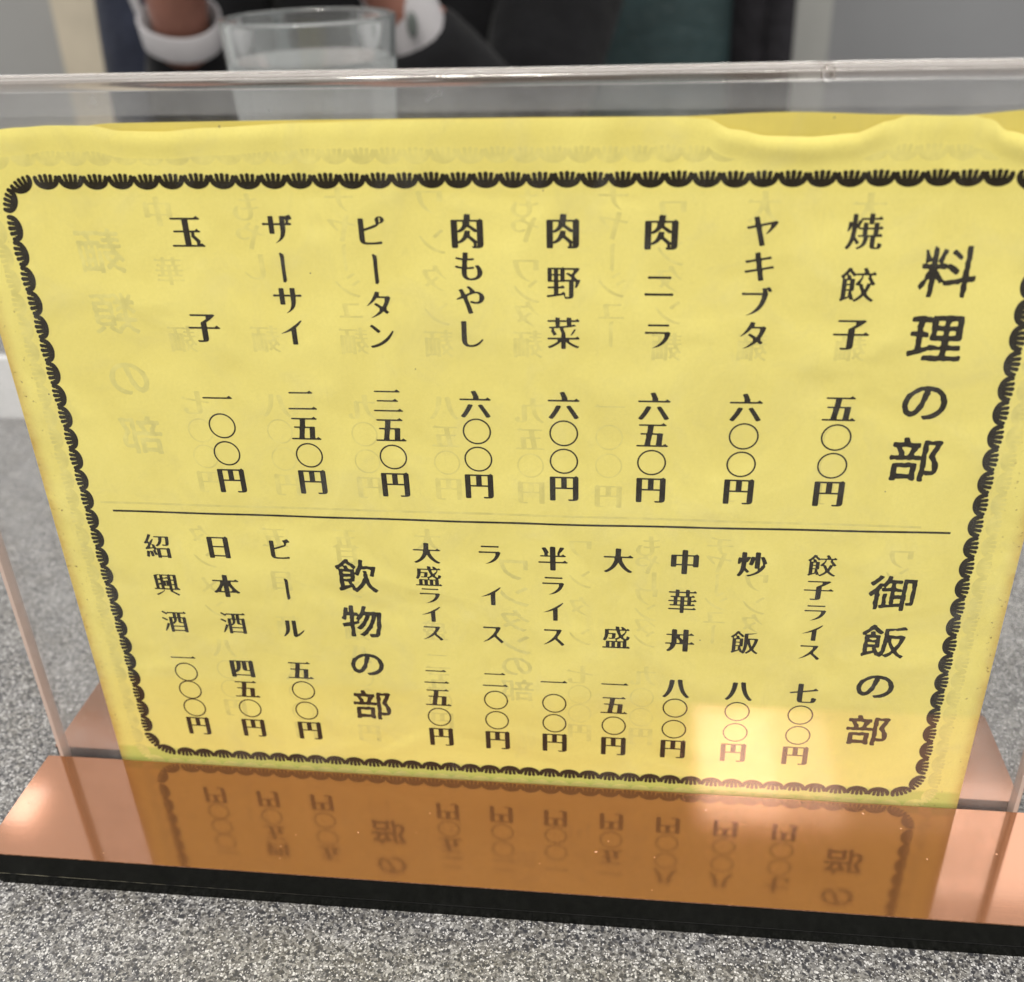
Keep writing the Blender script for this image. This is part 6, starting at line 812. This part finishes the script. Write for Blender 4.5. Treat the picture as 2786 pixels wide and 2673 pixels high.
coat = blobcloth('hanging_coat', ([(240, 962, 560, 30, 22), (239, 955, 430, 32, 26), (240, 950, 300, 31, 28), (238, 950, 160, 33, 30), (240, 950, 30, 34, 30), (240, 950, -120, 36, 30),
     (252, 930, 420, 14, 13), (256, 926, 260, 15, 14), (252, 926, 90, 16, 14), (256, 926, -60, 17, 15)],
    [(0, 1), (1, 2), (2, 3), (3, 4), (4, 5), (1, 6), (6, 7), (7, 8), (8, 9)]), M_coat)
tag(coat, 'charcoal coat hanging over the teal bench to the right of the seated person', 'coat')
bag = blobcloth('navy_jacket', ([(-300, 800, 420, 30, 34), (-304, 790, 300, 40, 40), (-306, 770, 170, 46, 44), (-300, 750, 60, 50, 46), (-290, 740, -60, 55, 46), (-286, 740, -200, 55, 46)],
    [(0, 1), (1, 2), (2, 3), (3, 4), (4, 5)]), M_navy)
tag(bag, 'dark navy jacket hanging between the cream post and the left white cuff', 'jacket')

# ------------------------------------------------------------------ the person across the table
def person_body():
    P = []; E = []
    def add(x, y, z, rx, ry=None, link_to=None):
        P.append((x, y, z, rx, ry or rx)); i = len(P) - 1
        if link_to is not None: E.append((link_to, i))
        return i
    pel = add(-80, 880, -200, 120, 95)
    w = add(-82, 875, -60, 112, 85, pel); ch = add(-85, 860, 110, 125, 85, w); up = add(-85, 860, 230, 110, 75, ch)
    nk = add(-85, 850, 300, 48, 50, up); nk2 = add(-87, 835, 350, 46, 50, nk)
    hd_ = add(-88, 825, 410, 66, 80, nk2); tp = add(-88, 835, 470, 62, 76, hd_)
    for s, sh, el, wr, hn in ((-1, (-235, 850, 225), (-272, 765, 12), (-221, 628, 112), (-205, 588, 178)), (1, (70, 850, 225), (24, 725, 8), (-57, 642, 128), (-82, 608, 194))):
        a = add(*sh, 52, 50, up)
        b = add((sh[0] + el[0]) / 2, (sh[1] + el[1]) / 2, (sh[2] + el[2]) / 2, 44, 42, a)
        c = add(*el, 34, 34, b)
        d = add((el[0] * .5 + wr[0] * .5), (el[1] + wr[1]) / 2, (el[2] + wr[2]) / 2, 29, 28, c)
        e = add(*wr, 23, 21, d)
        f = add(*hn, 32, 20, e)
        dx, dy, dz = [(h - q) / 75.0 for h, q in zip(hn, wr)]
        # four fingers and a thumb, curled
        for k in range(4):
            o = (k - 1.5) * 15
            L = (26, 30, 28, 22)[k]
            g1 = add(hn[0] + dx * L + o * .9, hn[1] + dy * L, hn[2] + dz * L, 9.5, 9, f)
            g2 = add(hn[0] + dx * L * 1.7 + o * .95, hn[1] + dy * L * 1.3 + 12, hn[2] + dz * L * 1.7, 8.5, 8, g1)
            add(hn[0] + dx * L * 1.9 + o * .9 - s * 6, hn[1] + dy * L + 32, hn[2] + dz * L * 1.9, 7.5, 7.5, g2)
        t1 = add(wr[0] * .5 + hn[0] * .5 - s * 34, (wr[1] + hn[1]) / 2, (wr[2] + hn[2]) / 2 + 12, 11, 10, f)
        add(t1 and P[t1][0] - s * 10, P[t1][1] + 4, P[t1][2] + 26, 9.5, 9, t1)
    return P, E
body = blobcloth('person', person_body(), M_skin)
tag(body, 'person in black suit and white shirt cuffs, forearms raised, seated behind the tall tumbler', 'person')
# face
for x, z in ((-110, 425), (-66, 425)):
    bm = bmesh.new()
    q = bmesh.ops.create_uvsphere(bm, u_segments=12, v_segments=8, radius=11 * MM)
    for v in q['verts']: v.co += Vector((x * MM, 748 * MM, z * MM))
    bmobj('eye', bm, M_button, body, True)

child_nose = blobcloth('nose', ([(-88, 750, 425, 7, 8), (-88, 738, 405, 10, 11), (-88, 736, 392, 13, 10)], [(0, 1), (1, 2)]), M_skin, body)
blobcloth('mouth', ([(-106, 742, 366, 4, 4), (-88, 736, 368, 6, 6), (-70, 742, 366, 4, 4)], [(0, 1), (1, 2)]), principled('lips', (0.30, 0.10, 0.08), 0.5), body)
blobcloth('hair', ([(-88, 800, 512, 40, 34), (-88, 850, 505, 66, 52), (-88, 890, 450, 62, 40), (-88, 885, 395, 52, 30)], [(0, 1), (1, 2), (2, 3)]), M_hair, body)
blobcloth('trousers', ([(-80, 880, -200, 128, 100), (-150, 760, -220, 82, 78), (-170, 500, -240, 70, 66), (-170, 480, -520, 52, 52), (-170, 480, -700, 46, 46), (-10, 760, -220, 82, 78), (20, 500, -240, 70, 66), (20, 480, -520, 52, 52), (20, 480, -700, 46, 46)],
    [(0, 1), (1, 2), (2, 3), (3, 4), (0, 5), (5, 6), (6, 7), (7, 8)]), M_jacket, body)
jk = ([(-80, 880, -200, 140, 112), (-82, 875, -60, 135, 105), (-85, 862, 110, 148, 105), (-85, 862, 225, 124, 92),
       (-238, 850, 225, 66, 62), (-264, 812, 125, 60, 56), (-276, 765, 20, 50, 47), (-250, 700, 54, 42, 40), (-222, 631, 107, 35, 33),
       (72, 850, 225, 66, 62), (50, 790, 118, 60, 56), (24, 728, 10, 50, 46), (-14, 690, 52, 44, 42), (-45, 656, 97, 39, 37), (-53, 648, 110, 34, 32)],
      [(0, 1), (1, 2), (2, 3), (3, 4), (4, 5), (5, 6), (6, 7), (7, 8), (3, 9), (9, 10), (10, 11), (11, 12), (12, 13), (13, 14)])
blobcloth('jacket', jk, M_jacket, body)
def cuff(name, c, axis, r0, r1, L, parent, slit=False):
    bm = bmesh.new(); N_ = 40; A = Vector(axis).normalized()
    U_ = A.orthogonal().normalized(); V_ = A.cross(U_)
    prof = [(r0, -L / 2), (r1, L / 2), (r1 - 1.2, L / 2 + .8), (r1 - 3, L / 2), (r0 - 3, -L / 2)]
    rings = []
    for r, h in prof:
        rings.append([bm.verts.new((Vector(c) + A * h + (U_ * math.cos(t) + V_ * math.sin(t)) * r * (1 + .03 * math.sin(3 * t))) * MM) for t in [2 * math.pi * k / N_ for k in range(N_)]])
    for a, b in zip(rings, rings[1:]):
        for k in range(N_): bm.faces.new((a[k], a[(k + 1) % N_], b[(k + 1) % N_], b[k]))
    return bmobj(name, bm, M_shirt, parent, True)
cuff('shirt_cuff', (-219, 624, 116), (0.14, -0.42, 0.88), 29.5, 30.5, 19, body)
cuff('shirt_cuff', (-54, 648, 124), (-0.36, -0.18, 0.88), 24.5, 26, 50, body)
bm = bmesh.new(); q = bmesh.ops.create_uvsphere(bm, u_segments=16, v_segments=10, radius=1.0)
for v in q['verts']: v.co = Vector(((v.co.x * 4.2 - 44) * MM, (v.co.y * 2 + 619) * MM, (v.co.z * 9 + 116) * MM))
bmobj('cuff_button', bm, M_button, body, True)
bm = bmesh.new()
fl = [(-260, 618, 160), (-248, 612, 160), (-240, 612, 112), (-247, 618, 114)]
vs = [bm.verts.new(Vector(p) * MM) for p in fl] + [bm.verts.new((Vector(p) + Vector((0, 4, 0))) * MM) for p in fl]
for f in ((0, 1, 2, 3), (7, 6, 5, 4), (0, 4, 5, 1), (1, 5, 6, 2), (2, 6, 7, 3), (3, 7, 4, 0)): bm.faces.new([vs[i] for i in f])
bmobj('cuff_flap', bm, M_shirt, body)
